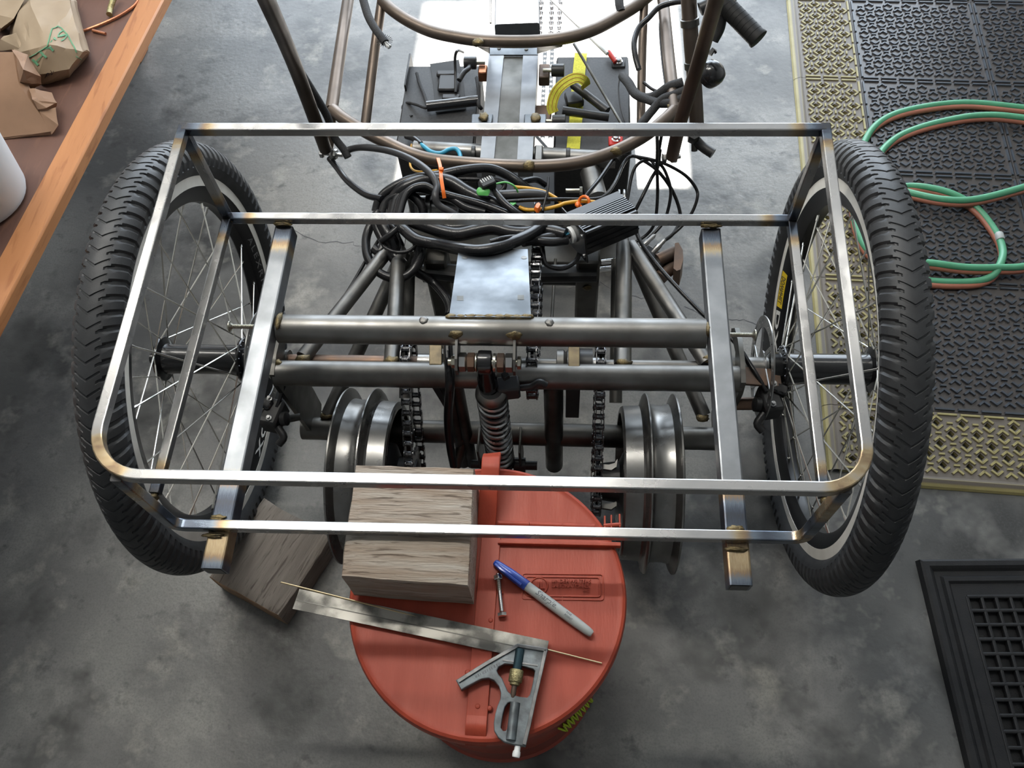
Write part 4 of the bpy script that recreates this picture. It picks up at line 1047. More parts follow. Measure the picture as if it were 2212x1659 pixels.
# lettering on the inner rim bed (outer half of the bed seen from inside the trike)
def rim_text(body, size, ang0, sx, m, w, name, flip=1, xoff=.0, spacing=1.0, off=0.0):
    """lettering wrapped on the sloping rim flank facing the other half of the wheel; ang0 measured from straight down, towards +Y"""
    vs, fs = text_geo(body, size, .00015, spacing=spacing, offset=off); vv = []
    for v in vs:
        a = ang0 + flip * v.x / .258; t = max(-1, min(1, v.y / size))       # t: across the flank
        rr = .2575 + t * .0085 * 1.6; xx = .0155 + t * .0052 * 1.2 + .0004 + (v.z > 0) * .0003
        vv.append(Vector((sx * WX - sx * xx, rr * math.sin(a), .335 - rr * math.cos(a))))
    return MB().add(vv, fs).build(name, m, w, smooth=False)
rim_text('ALEXRIMS', .024, 1.53, -1, MAT['decal_gray'], wl_, 'rim_lettering', -1, spacing=1.35)
rim_text('DX', .052, .972, 1, MAT['decal_white'], wr_, 'rim_lettering', -1, spacing=1.1, off=.0012)
def rim_patch(a0, a1, r0, r1, sx, m, w, name, n=12, lift=.0003):
    mb = MB(); vs = []
    for k in range(n + 1):
        a = a0 + (a1 - a0) * k / n
        for r in (r0, r1):
            t = (r - .250) / (.2672 - .250); xx = .0125 + t * .0053 + lift
            vs.append(Vector((sx * WX - sx * xx, r * math.sin(a), .335 - r * math.cos(a))))
    mb.add(vs, [(2 * k, 2 * k + 1, 2 * k + 3, 2 * k + 2) for k in range(n)]); return mb.build(name, m, w)
rim_patch(.985, 1.25, .2505, .2668, 1, MAT['sticker_yellow'], wr_, 'yellow_decal')
rim_text('DX', .048, .10, -1, MAT['decal_white'], wl_, 'rim_lettering', -1, spacing=1.1, off=.0008)
rim_text('DOWNHILL', .0100, 1.22, 1, MAT['ink'], wr_, 'decal_lettering', -1)
# small round tyre valve hole marks are eyelets where spokes meet the rim
# ---- axle and the welded rear frame
tb((-.42, 0, .335), (-.065, 0, .335), .0105, 'axle_shaft', 'rust'); tb((-.065, 0, .335), (.385, 0, .335), .0100, 'axle_shaft', 'steel')
tb((.33, 0, .335), (.395, 0, .335), .017, 'axle_housing', 'steel'); tb((-.395, 0, .335), (-.345, 0, .335), .017, 'axle_housing', 'steel_dk')
xl, xr = aL.x + BS / 2, aR.x - BS / 2
t1a, t1b = P(585, 710, .468), P(1535, 721, .468); t1a.x, t1b.x = xl, xr
tb(t1a, t1b, .0207, 'upper_cross_tube', n=28)
t2a, t2b = P(597, 806, .36), P(1600, 819, .36)
tb(t2a, t2b, .0197, 'middle_cross_tube', n=28)
t3a, t3b = P(655, 925, .15), P(1546, 948, .15)
tb(t3a, t3b, .0198, 'lower_cross_tube', 'steel_dk', n=28)
for a, b in ((t2a, t3a), (t2b, t3b)):
    s = -1 if a.x < 0 else 1; x = a.x; o = []
    pts = [(-.056, .352), (-.052, .378), (-.02, .386), (.02, .384), (.048, .372), (.062, .35), (.052, .335), (.036, .352), (.012, .360), (.0, .352), (.012, .30), (.030, .20), (.032, .135), (.02, .128), (-.022, .128), (-.036, .15)]
    MB().prism([(x - s * .004, y, z) for y, z in pts], (s * .007, 0, 0)).build('side_plate', MAT['steel_dk'], trike, angle=25)
for k, (q, sz) in enumerate((((602, 693, .489), (.004, .014, .006)), ((598, 784, .378), (.008, .006, .004)), ((1530, 712, .486), (.004, .012, .006)))): weld(P(*q), sz, 50 + k, trike)
# plug welds and slugs on the upper tube
for k, (x, y, m) in enumerate(((705, 711, 'weld'), (752, 706, 'weld'), (915, 692, 'steel'), (1187, 697, 'steel'), (1317, 723, 'weld'), (1369, 723, 'weld'))):
    p = P(x, y, .4785 if y > 700 else .488); MB().blob(p, (.0065, .0065, .0032) if m == 'steel' else (.0058, .0048, .0042), 60 + k, .25, 3).build('plug_weld', MAT[m], trike, angle=180)
# shock absorber tabs, bolt and spring
SZ = .448
def sx_at(px): return P(px, 783, SZ)
sy = sx_at(1050).y
for px in (988, 1112):
    x = sx_at(px).x; pts = [(t1a.y + .004, .474), (t1a.y - .016, .478), (sy - .006, .466), (sy - .0165, .452), (sy - .015, .438), (sy - .002, .431), (t1a.y + .002, .450)]
    MB().prism([(x - .0018, y, z) for y, z in pts], (.0036, 0, 0)).build('shock_tab', MAT['steel'], trike, angle=25)
    MB().blob((x, t1a.y - .0135, .4795), (.011, .0058, .0075), px, .3, 3).build('weld_bead', MAT['weld'], trike, angle=180)
shock = empty('shock_absorber', None, trike)
X_ = (1, 0, 0)
MB().lathe([(.0055, sx_at(968).x), (.0055, sx_at(1126).x)], V(0, sy, SZ), X_, 14).build('bolt', MAT['zinc'], shock)
for (p0, p1, af, m) in ((975, 984, .015, 'zinc'), (991, 1008, .0235, 'steel_lt'), (1009, 1027, .0235, 'rust'), (1073, 1090, .0235, 'rust'), (1091, 1109, .0235, 'steel_lt'), (1117, 1126, .016, 'zinc')):
    a, b = sx_at(p0).x, sx_at(p1).x; MB().hexnut(V((a + b) / 2, sy, SZ), X_, af, b - a).build('nut', MAT[m], shock)
for p in (1029, 1067, 1070): MB().lathe([(.0, -.0007), (.0135, -.0007), (.0135, .0007), (0, .0007)], V(sx_at(p).x, sy, SZ), X_, 24).build('washer', MAT['zinc'], shock)
ex0, ex1 = sx_at(1032).x, sx_at(1063).x; exc = (ex0 + ex1) / 2
MB().lathe([(.013, ex0), (.0165, ex0 + .001), (.0172, ex0 + .003), (.0172, ex1 - .003), (.0165, ex1 - .001), (.013, ex1)], V(0, sy, SZ), X_, 28).build('eye', MAT['black_gloss'], shock)
MB().lathe([(.0125, 0), (.0125, -.03), (.0145, -.034), (.0145, -.066), (.009, -.07), (.009, -.1)], V(exc, sy, SZ - .008), (0, 0, 1), 24).build('upper_body', MAT['black_gloss'], shock)
sb = V(exc + .004, sy - .004, 0)
MB().lathe([(.010, .380), (.0175, .380), (.0235, .374), (.0245, .366), (.0235, .362), (.010, .362)], sb, (0, 0, 1), 32, closed=True).build('spring_cap', MAT['steel'], shock)
hp_ = []
turns, z0_, z1_ = 12.5, .366, .140
for k in range(int(turns * 18) + 1):
    a = 2 * math.pi * k / 18; hp_.append(sb + V(.0205 * math.cos(a), .0205 * math.sin(a), z0_ + (z1_ - z0_) * k / (turns * 18)))
MB().tube(hp_, .0037, 8).build('coil_spring', MAT['steel_lt'], shock)
MB().lathe([(.0125, .37), (.0125, .12), (.0, .12)], sb, (0, 0, 1), 20).build('damper_body', MAT['black'], shock)
MB().lathe([(.012, -.0), (.024, 0), (.024, -.012), (.012, -.02)], sb + V(0, 0, .142), (0, 0, 1), 28).build('spring_seat', MAT['black'], shock)
MB().lathe([(.0075, -.052), (.0075, -.03), (.013, -.03), (.013, -.018), (.006, -.018), (.006, .022), (.0135, .022), (.0135, .042), (.008, .042), (.008, .062)], sb + V(0, 0, .118), X_, 16).build('lower_bolt', MAT['black'], shock)
for dx in (-.036, .034): MB().box(sb + V(dx, .018, .13), (.004, .05, .10), bevel=.001).build('lower_tab', MAT['steel_dk'], trike)
# upright struts under the middle tube
for (px, r, m) in ((962, .0105, 'steel_dk'), (982, .0105, 'steel_dk'), (1195, .0155, 'steel_dk')):
    p = P(px, 838, .345); p.y = t2a.y + .004; tb(p, V(p.x, p.y - .004, .05), r, 'upright_strut', m)
p = P(1238, 848, .345); MB().sweep([V(p.x, t2a.y, .35), V(p.x, t2a.y + .01, .22)], rsec(.022, .005, .001), up=(0, 1, 0)).build('hanger_strap', MAT['black'], trike)
p = P(930, 848, .345); MB().sweep([V(p.x, t2a.y, .35), V(p.x + .02, t2a.y + .02, .17)], rsec(.012, .005, .001), up=(0, 1, 0)).build('hanger_strap', MAT['black'], trike)
tb(P(1008, 925, .16), P(985, 1005, .09), .010, 'brace_tube', 'steel_dk')
for k, (px, py) in enumerate(((990, 828), (1205, 826), (1190, 818), (975, 822))): weld(P(px, py, .352), (.013, .006, .008), 80 + k, trike)
MAT['strapm'] = M('browned_steel', (.17, .14, .09), (.09, .075, .055), scale=60, rough=.45, metal=.9)
for (px, w) in ((941, .019), (1240, .017)):
    a, b = P(px, 792, .376), P(px, 748, .384); MB().sweep([a, b, b + V(0, .03, -.05)], rsec(w, .004, .001)).build('bracket_strap', MAT['strapm'], trike)
# right outboard arm, caliper mounts and calipers
for s, q0, q1 in ((1, (1600, 812), (1685, 818)), (-1, (596, 790), (560, 790))):
    a, b = P(*q0, .352), P(*q1, .345); MB().sweep([a, b], rsec(.030, .005, .001)).build('caliper_arm', MAT['rust' if s > 0 else 'steel_dk'], trike)
def caliper(c, sx):
    t = empty('brake_caliper', None, trike); c = Vector(c)
    MB().box(c, (.030, .046, .034), Matrix.Rotation(.2 * sx, 3, 'Z'), .004).build('body', MAT['black'], t)
    MB().box(c + V(sx * .012, .012, .016), (.026, .018, .014), Matrix.Rotation(-.4, 3, 'Z'), .003).build('arm', MAT['black_gloss'], t)
    MB().lathe([(.008, 0), (.011, .002), (.011, .010), (.006, .012)], c + V(-sx * .014, -.008, .004), (-sx, 0, .2), 18).build('adjuster_dial', MAT['black'], t)
    MB().bolt(c + V(0, -.014, .018), (0, 0, 1), .006, .0026).build('bolt', MAT['steel_lt'], t)
    MB().bolt(c + V(sx * .004, .018, .022), (0, 0, 1), .006, .0026).build('bolt', MAT['steel_lt'], t)
    MB().tube(spline([c + V(-sx * .01, -.02, 0), c + V(-sx * .02, -.034, -.006), c + V(-sx * .012, -.044, -.012)], 4), .006, 10).build('lever', MAT['black'], t)
caliper(P(1662, 868, .325), 1); caliper(P(592, 898, .300), -1)
tb(P(1580, 872, .30), P(1650, 872, .31), .010, 'caliper_bracket', 'rust'); tb(P(570, 915, .27), P(650, 900, .27), .006, 'caliper_bracket', 'steel_dk')

# ---- frame stays running forward to the pivot
def stay(q0, q1, r, m='steel', name='frame_stay'): return tb(P(*q0), P(*q1), r, name, m)
stay((655, 772, .352), (838, 540, .33), .0120); stay((709, 896, .165), (872, 545, .30), .0125)
stay((846, 783, .352), (862, 540, .33), .0125); stay((876, 860, .17), (884, 545, .29), .0115, 'steel_dk')
stay((1345, 789, .352), (1348, 530, .33), .0135); stay((1528, 786, .352), (1362, 530, .33), .0120); stay((1520, 898, .165), (1362, 535, .28), .0125)
stay((1330, 870, .17), (1334, 560, .28), .011, 'steel_dk')
for k, q in enumerate(((706, 898, .17), (1518, 903, .17), (1348, 783, .36), (845, 778, .36), (655, 775, .36), (1535, 775, .36))): weld(P(*q), (.012, .007, .006), 90 + k, trike)
# pivot tube, its sleeves and posts
MB().tube([P(915, 590, .26), P(1292, 598, .26)], .0165, 18).build('pivot_tube', MAT['black'], trike)
MB().sweep([P(918, 583, .30), P(1000, 592, .30)], rsec(.030, .022, .008)).build('pivot_arm', MAT['black'], trike)
MB().sweep([P(1150, 592, .30), P(1288, 590, .30)], rsec(.030, .022, .008)).build('pivot_arm', MAT['black'], trike)
for (x0, x1) in ((1246, 1296), (918, 962)):
    a, b = P((x0 + x1) / 2, 545, .33), P((x0 + x1) / 2, 548, .33); c = (a + b) / 2
    MB().box(V(c.x, c.y, .235), (.040, .040, .19), bevel=.004).build('pivot_post', MAT['steel_dk'], trike)
    MB().blob(V(c.x, c.y - .021, .26), (.007, .003, .007), x0, .5).build('weld_bead', MAT['weld'], trike, angle=180)
# steel battery plate welded to the upper tube, sloping down forward
pa, pb = P(970, 684, .4895), P(1147, 685, .4895); pc, pd = P(1140, 538, .425), P(991, 538, .425)
pp = [pa, pb, pc, pd]
plate = MB().prism(pp, (0, 0, -.003)).build('mounting_plate', MAT['plate'], trike, smooth=False)
def onplate(x, y): f = (684 - y) / (684 - 538.0); return P(x, y, .4895 + (.425 - .4895) * f + .0016)
for (x, y, rx_, ry_) in ((1004, 556, 7, 3.4), (1132, 556, 6.5, 3.4)):
    c = onplate(x, y); MB().add([c + (onplate(x + rx_ * math.cos(t), y + ry_ * math.sin(t)) - c) for t in [2 * math.pi * k / 14 for k in range(14)]], [tuple(range(14))]).build('hole', MAT['steel_dk'], plate)
for (x, y) in ((994, 644), (1125, 642)):
    MB().add([onplate(x - 7, y - 5), onplate(x + 7, y - 5), onplate(x + 7, y + 5), onplate(x - 7, y + 5)], [(0, 1, 2, 3)]).build('hole', MAT['steel_dk'], plate)
for k in range(9): MB().blob(P(975 + k * 20.5, 684 + (k % 2), .4865), (.0095, .0042, .0032), 100 + k, .35, 2).build('weld_bead', MAT['weld'], trike, angle=180)

# ---- drive chains
def link_mesh(outer, w, pitch):
    mb = MB(); t = .0012; x0 = (w / 2 - .0006) if outer else (w / 2 - .0022)
    for s in (-1, 1):
        ol = []
        for k in range(9): a = math.pi / 2 + math.pi * k / 8; ol.append((.0056 * math.cos(a), .0056 * math.sin(a)))
        for k in range(9): a = -math.pi / 2 + math.pi * k / 8; ol.append((pitch + .0056 * math.cos(a), .0056 * math.sin(a)))
        mb.prism([(s * x0 - t / 2, y, z) for y, z in ol], (t, 0, 0))
    for y in ((0, pitch) if not outer else (0, pitch)):
        mb.lathe([(.0044 if not outer else .0022, -x0 if not outer else -w / 2 - .0006), (.0044 if not outer else .0022, x0 if not outer else w / 2 + .0006)], (0, y, 0), (1, 0, 0), 8)
    return mb.mesh('chain_link', angle=40)
PIT = .0172
LK = {}
def chain(path, w, name='drive_chain', start=0.0, parent=None):
    """path: list of points, links laid end to end in the plane x = const"""
    if w not in LK:
        LK[w] = (link_mesh(True, w, PIT), link_mesh(False, w, PIT))
        for m_ in LK[w]: m_.materials.append(MAT['black_gloss' if False else 'chainm'])
    L = [0]
    for a, b in zip(path, path[1:]): L.append(L[-1] + (b - a).length)
    def at(s):
        for i in range(len(L) - 1):
            if s <= L[i + 1]: return path[i].lerp(path[i + 1], (s - L[i]) / max(1e-9, L[i + 1] - L[i]))
        return path[-1]
    e = empty(name, None, parent or trike); n = int(L[-1] / PIT)
    for k in range(n):
        a, b = at(k * PIT), at((k + 1) * PIT); y = (b - a).normalized(); x = V(1, 0, 0); x = (x - y * x.dot(y)).normalized(); z = x.cross(y)
        place('chain_link', LK[w][k % 2], None, e, frame_m(x, y, z, a))
    return e
MAT['chainm'] = M('oily_chain', (.16, .16, .165), (.04, .04, .042), scale=300, rough=.25, metal=1.0)
def belt(x, c1, r1, c2, r2, n=14):
    """closed belt around two circles (y, z) in the plane x"""
    c1, c2 = Vector(c1), Vector(c2); d = c2 - c1; D = d.length; base = math.atan2(d.y, d.x); off = math.acos((r1 - r2) / D); out = []
    for k in range(n + 1):
        a = base + off + (2 * math.pi - 2 * off) * k / n; out.append(V(x, c1.x + r1 * math.cos(a), c1.y + r1 * math.sin(a)))
    for k in range(n + 1):
        a = base - off + 2 * off * k / n; out.append(V(x, c2.x + r2 * math.cos(a), c2.y + r2 * math.sin(a)))
    out.append(out[0]); return out
def sprocket(x, y, z, r, teeth, w=.004, name='sprocket'):
    pts = []
    for k in range(teeth):
        for da, rr in ((-.32, r - .004), (-.12, r + .0025), (.12, r + .0025), (.32, r - .004)):
            a = 2 * math.pi * (k + da) / teeth; pts.append((x - w / 2, y + rr * math.cos(a), z + rr * math.sin(a)))
    MB().prism(pts, (w, 0, 0)).build(name, MAT['chainm'], trike, smooth=False)
DC = (-.122, .172)
cxr = P(1292, 960, .25).x; cxl = P(886, 940, .26).x
for x in (cxr, cxl):
    chain(belt(x, (0, .335), .034, DC, .052), .0150); sprocket(x, 0, .335, .030, 17); sprocket(x, DC[0], DC[1], .048, 26)
cm = P(1156, 640, .36).x
chain([V(cm, .32, .345), V(cm, .15, .372), V(cm, .0, .385)] + [V(cm, -.05 * math.sin(a), .335 + .05 * math.cos(a)) for a in [k * .25 for k in range(1, 13)]] + [V(cm, .15, .27), V(cm, .32, .26)], .0170)
sprocket(cm, 0, .335, .046, 24); 
MB().lathe([(.012, -.014), (.024, -.013), (.024, -.003), (.020, 0), (.024, .003), (.024, .013), (.012, .014)], V(cm + .05, .0, .335), X_, 20).build('shaft_collar', MAT['steel'], trike)
MB().lathe([(.011, -.012), (.026, -.012), (.026, .012), (.011, .012)], V(cxr - .024, 0, .335), X_, 24).build('axle_bearing', MAT['black'], trike)
MB().lathe([(.010, -.011), (.0135, -.011), (.0135, .011), (.010, .011)], V(cxr - .006, 0, .335), X_, 20).build('shaft_collar', MAT['steel_lt'], trike)
MB().lathe([(.010, -.03), (.0145, -.03), (.0145, .03), (.010, .03)], V(cxl + .045, 0, .335), X_, 20).build('shaft_collar', MAT['steel'], trike)
# ---- hub-motor drums with two flanges each
def drum(x0, s, name='motor_drum'):
    """x0 = open inner end; s = outward sign"""
    t = empty(name, None, trike); o = V(x0, *DC)
    pr = [(.113, .012), (.113, .0005), (.118, 0), (.122, .0012), (.124, .004), (.1255, .030), (.128, .033), (.138, .0355), (.143, .037), (.1455, .0395), (.1455, .0415), (.142, .043), (.131, .0455), (.128, .049), (.1265, .058), (.1265, .068), (.1285, .077), (.133, .080), (.142, .0825), (.1455, .0845), (.1455, .087), (.142, .0885), (.130, .0875), (.122, .084), (.119, .078), (.119, .040), (.113, .034)]
    MB().lathe(pr, o, (s, 0, 0), 96, closed=True).build('rim_barrel', MAT['drumm'], t, angle=32)
    MB().lathe([(.0, .045), (.118, .045), (.118, .050), (0, .050)], o, (s, 0, 0), 48).build('web_disc', MAT['black'], t)
    MB().lathe([(.012, -.035), (.030, -.03), (.034, .0), (.055, .01), (.058, .046), (.012, .046)], o, (s, 0, 0), 32).build('motor_hub', MAT['black'], t)
    for k in range(3):
        a = 1.2 + k * 1.1; c_ = o + V(s * .012, -.108 * math.cos(a), -.02 + .108 * math.sin(a) * .6)
    return t
MAT['drumm'] = M('painted_rim_steel', (.23, .227, .22), (.18, .177, .17), scale=30, rough=.30, metal=.9, rvar=.05)
dxr = P(1345, 930, .285).x; dxl = P(845, 920, .285).x
drum(dxr, 1); drum(dxl, -1)
for (px, py, z) in ((1318, 1005, .24), (1318, 1090, .17)):   # claw brackets between chain and drum
    p = P(px, py, z); vs_ = [(-.014, -.006), (.002, -.008), (.010, -.002), (.012, .012), (.007, .004), (-.002, .001), (-.014, .002)]
    MB().prism([p + V(a, b, 0) for a, b in vs_], (0, 0, -.006)).build('chain_claw', MAT['steel'], trike, smooth=False)
# ================================================================== front half: spine, seat frame, controls
def pbar(q0, q1, w, h, name, m='steel', parent=None, b=.0015):
    a, c = P(*q0), P(*q1); return MB().sweep([a, c], rsec(w, h, b)).build(name, MAT[m], parent or trike)
SPZ = .30
def quad_prism(qs, z, h, name, m, parent=None): return MB().prism([P(x, y, z) for x, y in qs], (0, 0, -h)).build(name, MAT[m], parent or trike, smooth=False)
sp_l = quad_prism([(1037, 345), (1067, 345), (1090, 100), (1057, 100)], SPZ, .045, 'spine_rail', 'spine')
sp_r = quad_prism([(1117, 345), (1150, 345), (1163, 100), (1131, 100)], SPZ, .045, 'spine_rail', 'spine')
quad_prism([(1066, 345), (1118, 345), (1132, 122), (1089, 122)], SPZ - .004, .03, 'spine_channel', 'steel_dk')
quad_prism([(1058, 118), (1162, 118), (1163, 99), (1057, 99)], SPZ + .001, .004, 'spine_end_plate', 'plate')
for (x, y) in ((1078, 105), (1137, 107)): MB().lathe([(.004, 0), (.0036, .0015), (0, .002)], P(x, y, SPZ + .001), (0, 0, 1), 14).build('rivet', MAT['steel_dk'], trike)
# clips and blocks beside the spine
for (x0, x1, y0, y1, z, m) in ((1033, 1052, 139, 157, .295, 'copper'), (1164, 1187, 137, 166, .295, 'rust'), (1155, 1190, 226, 265, .26, 'rust'), (1018, 1064, 245, 266, .305, 'plate'), (1132, 1180, 245, 268, .305, 'plate'), (1155, 1172, 312, 345, .29, 'steel')):
    c = P((x0 + x1) / 2, (y0 + y1) / 2, z); w = (P(x1, y0, z) - P(x0, y0, z)).length; l = (P(x0, y1, z) - P(x0, y0, z)).length
    MB().box(c - V(0, 0, .012), (w, l, .024), bevel=.002).build('spine_block', MAT[m], trike)
for k, q in enumerate(((1045, 252), (1157, 255))): weld(P(*q, .308), (.010, .012, .004), 120 + k, trike)
# T-handled clamp screws
for (x, y, dx) in ((1016, 136, -1), (1205, 152, 1), (1207, 262, 1)):
    c = P(x, y, .30); t = empty('clamp_screw', None, trike)
    MB().lathe([(.010, -.013), (.0125, -.012), (.0125, .012), (.010, .013)], c, X_, 20).build('knob', MAT['black'], t)
    MB().lathe([(.004, .0), (.004, .03)], c, (-dx, 0, 0), 10).build('thread', MAT['zinc'], t)
    if dx < 0: MB().tube(spline([c + V(0, -.008, 0), c + V(-.002, -.022, .004), c + V(-.010, -.036, .006), c + V(-.018, -.056, .004)], 5), .0052, 10, scale=None).build('lever', MAT['black'], t)
# cross tube under the seat
tb(P(895, 322, .265), P(1330, 345, .265), .0165, 'seat_cross_tube', 'steel')
for (x, y) in ((1024, 335), (1227, 340)): MB().lathe([(.0172, -.004), (.0182, -.003), (.0182, .003), (.0172, .004)], P(x, y, .265), X_, 22, closed=True).build('hose_clamp', MAT['black'], trike)
# seat frame
SZ_ = .36
seat = empty('seat_frame', None, trike)
def st(pts, r, name, k=7, m='seat'): return MB().tube(spline([P(*q) for q in pts], k), r, 14).build(name, MAT[m], seat)
st([(718, 236, .365), (745, 258, .365), (790, 285, .362), (835, 308, .36), (885, 331, .36), (935, 345, .36), (1000, 352, .36), (1100, 358, .36), (1185, 358, .36), (1255, 350, .36), (1315, 332, .36), (1360, 312, .36), (1400, 288, .362), (1440, 255, .365), (1462, 232, .365)], .0115, 'rear_bow')
st([(826, 2, .365), (850, 24, .365), (885, 47, .362), (932, 68, .36), (985, 80, .36), (1045, 88, .36), (1120, 90, .36), (1185, 87, .36), (1243, 77, .36), (1292, 60, .36), (1340, 34, .362), (1375, 12, .365), (1410, -16, .365)], .0120, 'front_bow')
st([(772, -130, .365), (735, 110, .365), (716, 238, .365)], .0118, 'side_tube'); st([(1420, -130, .365), (1443, 110, .365), (1458, 238, .365)], .0118, 'side_tube')
st([(826, -5, .365), (808, 120, .31), (788, 280, .25)], .0100, 'side_brace'); st([(1392, -5, .365), (1387, 120, .31), (1384, 290, .25)], .0085, 'side_brace')
st([(716, 238, .365), (712, 300, .32), (706, 330, .30)], .0095, 'side_brace'); st([(1458, 238, .365), (1462, 290, .32), (1455, 335, .29)], .0095, 'side_brace')
st([(500, -170, .95), (632, 130, .58), (703, 322, .33)], .0118, 'back_strut', m='seat_dk'); st([(1590, -160, .84), (1516, 110, .56), (1470, 262, .42), (1452, 338, .32)], .0118, 'back_strut', m='seat_dk2')
for k, q in enumerate(((722, 240, .365), (1455, 236, .365), (1033, 92, .368), (1143, 357, .368), (1330, 326, .366))): weld(P(*q), (.012, .009, .008), 130 + k, seat)
for (x0, y0, x1, y1) in ((690, 330, 740, 335), (1430, 342, 1470, 338)):
    a, b = P(x0, y0, .31), P(x1, y1, .31); d = b - a; bb = MB().lathe([(.004, 0), (.004, d.length)], a, d, 10); bb.hexnut(a + d * .12, d, .016, .007); bb.hexnut(a + d * .62, d, .018, .012); bb.build('pivot_bolt', MAT['steel_lt'], seat)
for (xs) in ((1030, 1058, 1058, 1018), (1160, 1215, 1160, 1165)):
    x0 = xs[0]; MB().prism([P(xs[0], 96, .352), P(xs[1], 96, .352), P(xs[2], 112, .31)], (0, 0, -.005)).build('gusset', MAT['steel'], seat, smooth=False)
MAT['grip'] = M('grip_rubber', (.006, .006, .006), rough=.6, spec=.3)
# under-seat steering tube, grip, bell, cam lever
bar = empty('handlebar', None, trike)
def hb(pts, r, name, m='seat', k=6): return MB().tube(spline([P(*q) for q in pts], k), r, 16).build(name, MAT[m], bar)
hb([(1480, -150, .60), (1491, 60, .46), (1500, 180, .37), (1506, 285, .29)], .0135, 'bar_tube')
for q in ((1490, 48, .468), (1498, 140, .40), (1505, 275, .30)):
    a = P(*q); MB().lathe([(.0142, -.007), (.0165, -.006), (.0165, .006), (.0142, .007)], a, P(1500, 180, .37) - P(1491, 60, .46), 22, closed=True).build('clamp_ring', MAT['steel_dk'], bar)
hb([(1512, 20, .50), (1552, 2, .51), (1588, 8, .51)], .0115, 'bar_end', 'black')
g0_, g1_ = P(1558, 2, .51), P(1640, 86, .48); gd = g1_ - g0_; gl = gd.length
gb = MB().lathe([(.013, 0), (.0165, .002), (.0165, gl - .008), (.0178, gl - .005), (.0178, gl - .001), (.012, gl)], g0_, gd, 24)
for k in range(9): gb.lathe([(.0160, gl * (k + .5) / 10 - .0015), (.0168, gl * (k + .5) / 10), (.0162, gl * (k + .5) / 10 + .0015)], g0_, gd, 24)
gb.build('grip', MAT['grip'], bar)
MB().tube(spline([P(1562, 20, .50), P(1556, 60, .47), P(1542, 88, .45)], 5), .0085, 12, scale=None).build('brake_lever', MAT['black'], bar)
bell = P(1536, 160, .40)
MB().lathe([(.0, .022), (.012, .021), (.020, .016), (.0235, .008), (.0240, .0), (.0225, -.001), (.0235, -.003), (.022, -.012), (.012, -.014)], bell, (.55, -.15, .8), 32).build('bell', MAT['black_gloss'], bar)
MB().sweep([P(1533, 118, .42), P(1541, 107, .425), P(1546, 112, .42)], rsec(.009, .005, .001)).build('bell_trigger', MAT['black'], bar)
lv = empty('cam_lever', None, trike)
MB().tube(spline([P(1500, 300, .29), P(1516, 316, .28), P(1540, 332, .275)], 5), .0095, 14).build('lever', MAT['black'], lv)
MB().hexnut(P(1498, 296, .30), (0, -.3, 1), .020, .020).build('nut', MAT['black'], lv); MB().tube([P(1500, 300, .29), P(1500, 326, .27)], .006, 10).build('stud', MAT['steel_dk'], lv)
# bracket with flange plate and tube stub (right), cable adjusters
br = empty('bracket', None, trike)
MB().prism([P(x, y, .20) for x, y in ((1458, 525), (1466, 524), (1475, 540), (1476, 560), (1470, 582), (1462, 585), (1455, 580))], (.003, -.002, -.045)).build('flange_plate', MAT['rust'], br, smooth=False)
tb(P(1462, 566, .16), P(1425, 600, .16), .0135, 'tube_stub', 'rust', br); tb(P(1458, 545, .18), P(1420, 562, .18), .012, 'tube_stub', 'rust', br)
MB().box(P(1410, 560, .17), (.05, .03, .03), Matrix.Rotation(-.7, 3, 'Z'), .004).build('pivot_block', MAT['black'], br)
for (x0, y0, x1, y1) in ((1392, 528, 1412, 510), (1418, 537, 1434, 520)):
    a, b = P(x0, y0, .20), P(x1, y1, .21); d = b - a; MB().lathe([(.005, -.01), (.0055, 0), (.0055, .008), (.0042, .010), (.0042, d.length), (.002, d.length + .004)], a, d, 12).build('cable_adjuster', MAT['steel_lt'], br)
for z, pts in ((.14, ((1298, 566), (1330, 562), (1350, 558))), (.12, ((1293, 582), (1340, 576), (1362, 570)))):
    MB().tube(spline([P(x, y, z) for x, y in pts], 5), .006, 12).build('cable_guide', MAT['chrome'], trike)
tb(P(1200, 560, .15), P(1192, 690, .15), .003, 'tension_rod', 'steel_dk')
tb(P(1275, 372, .25), P(1290, 430, .25), .020, 'pivot_sleeve', 'steel'); MB().bolt(P(1255, 412, .28), (-1, 0, 0), .028, .004).build('adjuster_bolt', MAT['zinc'], trike)
MB().lathe([(.0, -.006), (.021, -.006), (.021, -.003), (.012, -.002), (.012, .002), (.021, .003), (.021, .006), (0, .006)], P(1342, 434, .27), X_, 26).build('cable_pulley', MAT['steel_lt'], trike)
tb(P(1335, 434, .27), P(1358, 434, .27), .007, 'pulley_bolt', 'steel_lt')
MB().lathe([(.012, -.03), (.019, -.03), (.019, -.012), (.022, -.01), (.022, -.002), (.014, 0), (.014, .03), (.010, .045)], P(935, 446, .32), X_, 26).build('pivot_bearing', MAT['steel_lt'], trike)
# sunlit gear at the top: motor cover box and bicycle chains going forward
MB().sweep([P(1118, -140, .24), P(1118, 72, .24)], rsec(.098, .05, .006)).build('motor_cover', MAT['plate'], trike)
for (x0, x1) in ((1176, 1180), (1198, 1192), (1214, 1204)):
    a, b = P(x0, -140, .22), P(x1, 78, .22); b.x = a.x; chain([a, b, b + V(0, -.03, -.01)], .009, 'bicycle_chain')
for (q0, q1, r, m) in (((1183, -10, .30), (1312, 116, .30), .004, 'white'), ((1240, 95, .33), (1350, 280, .33), .0028, 'steel_dk'), ((1060, -20, .26), (1060, 50, .26), .002, 'steel_dk')):
    tb(P(*q0), P(*q1), r, 'control_rod', m, n=10)

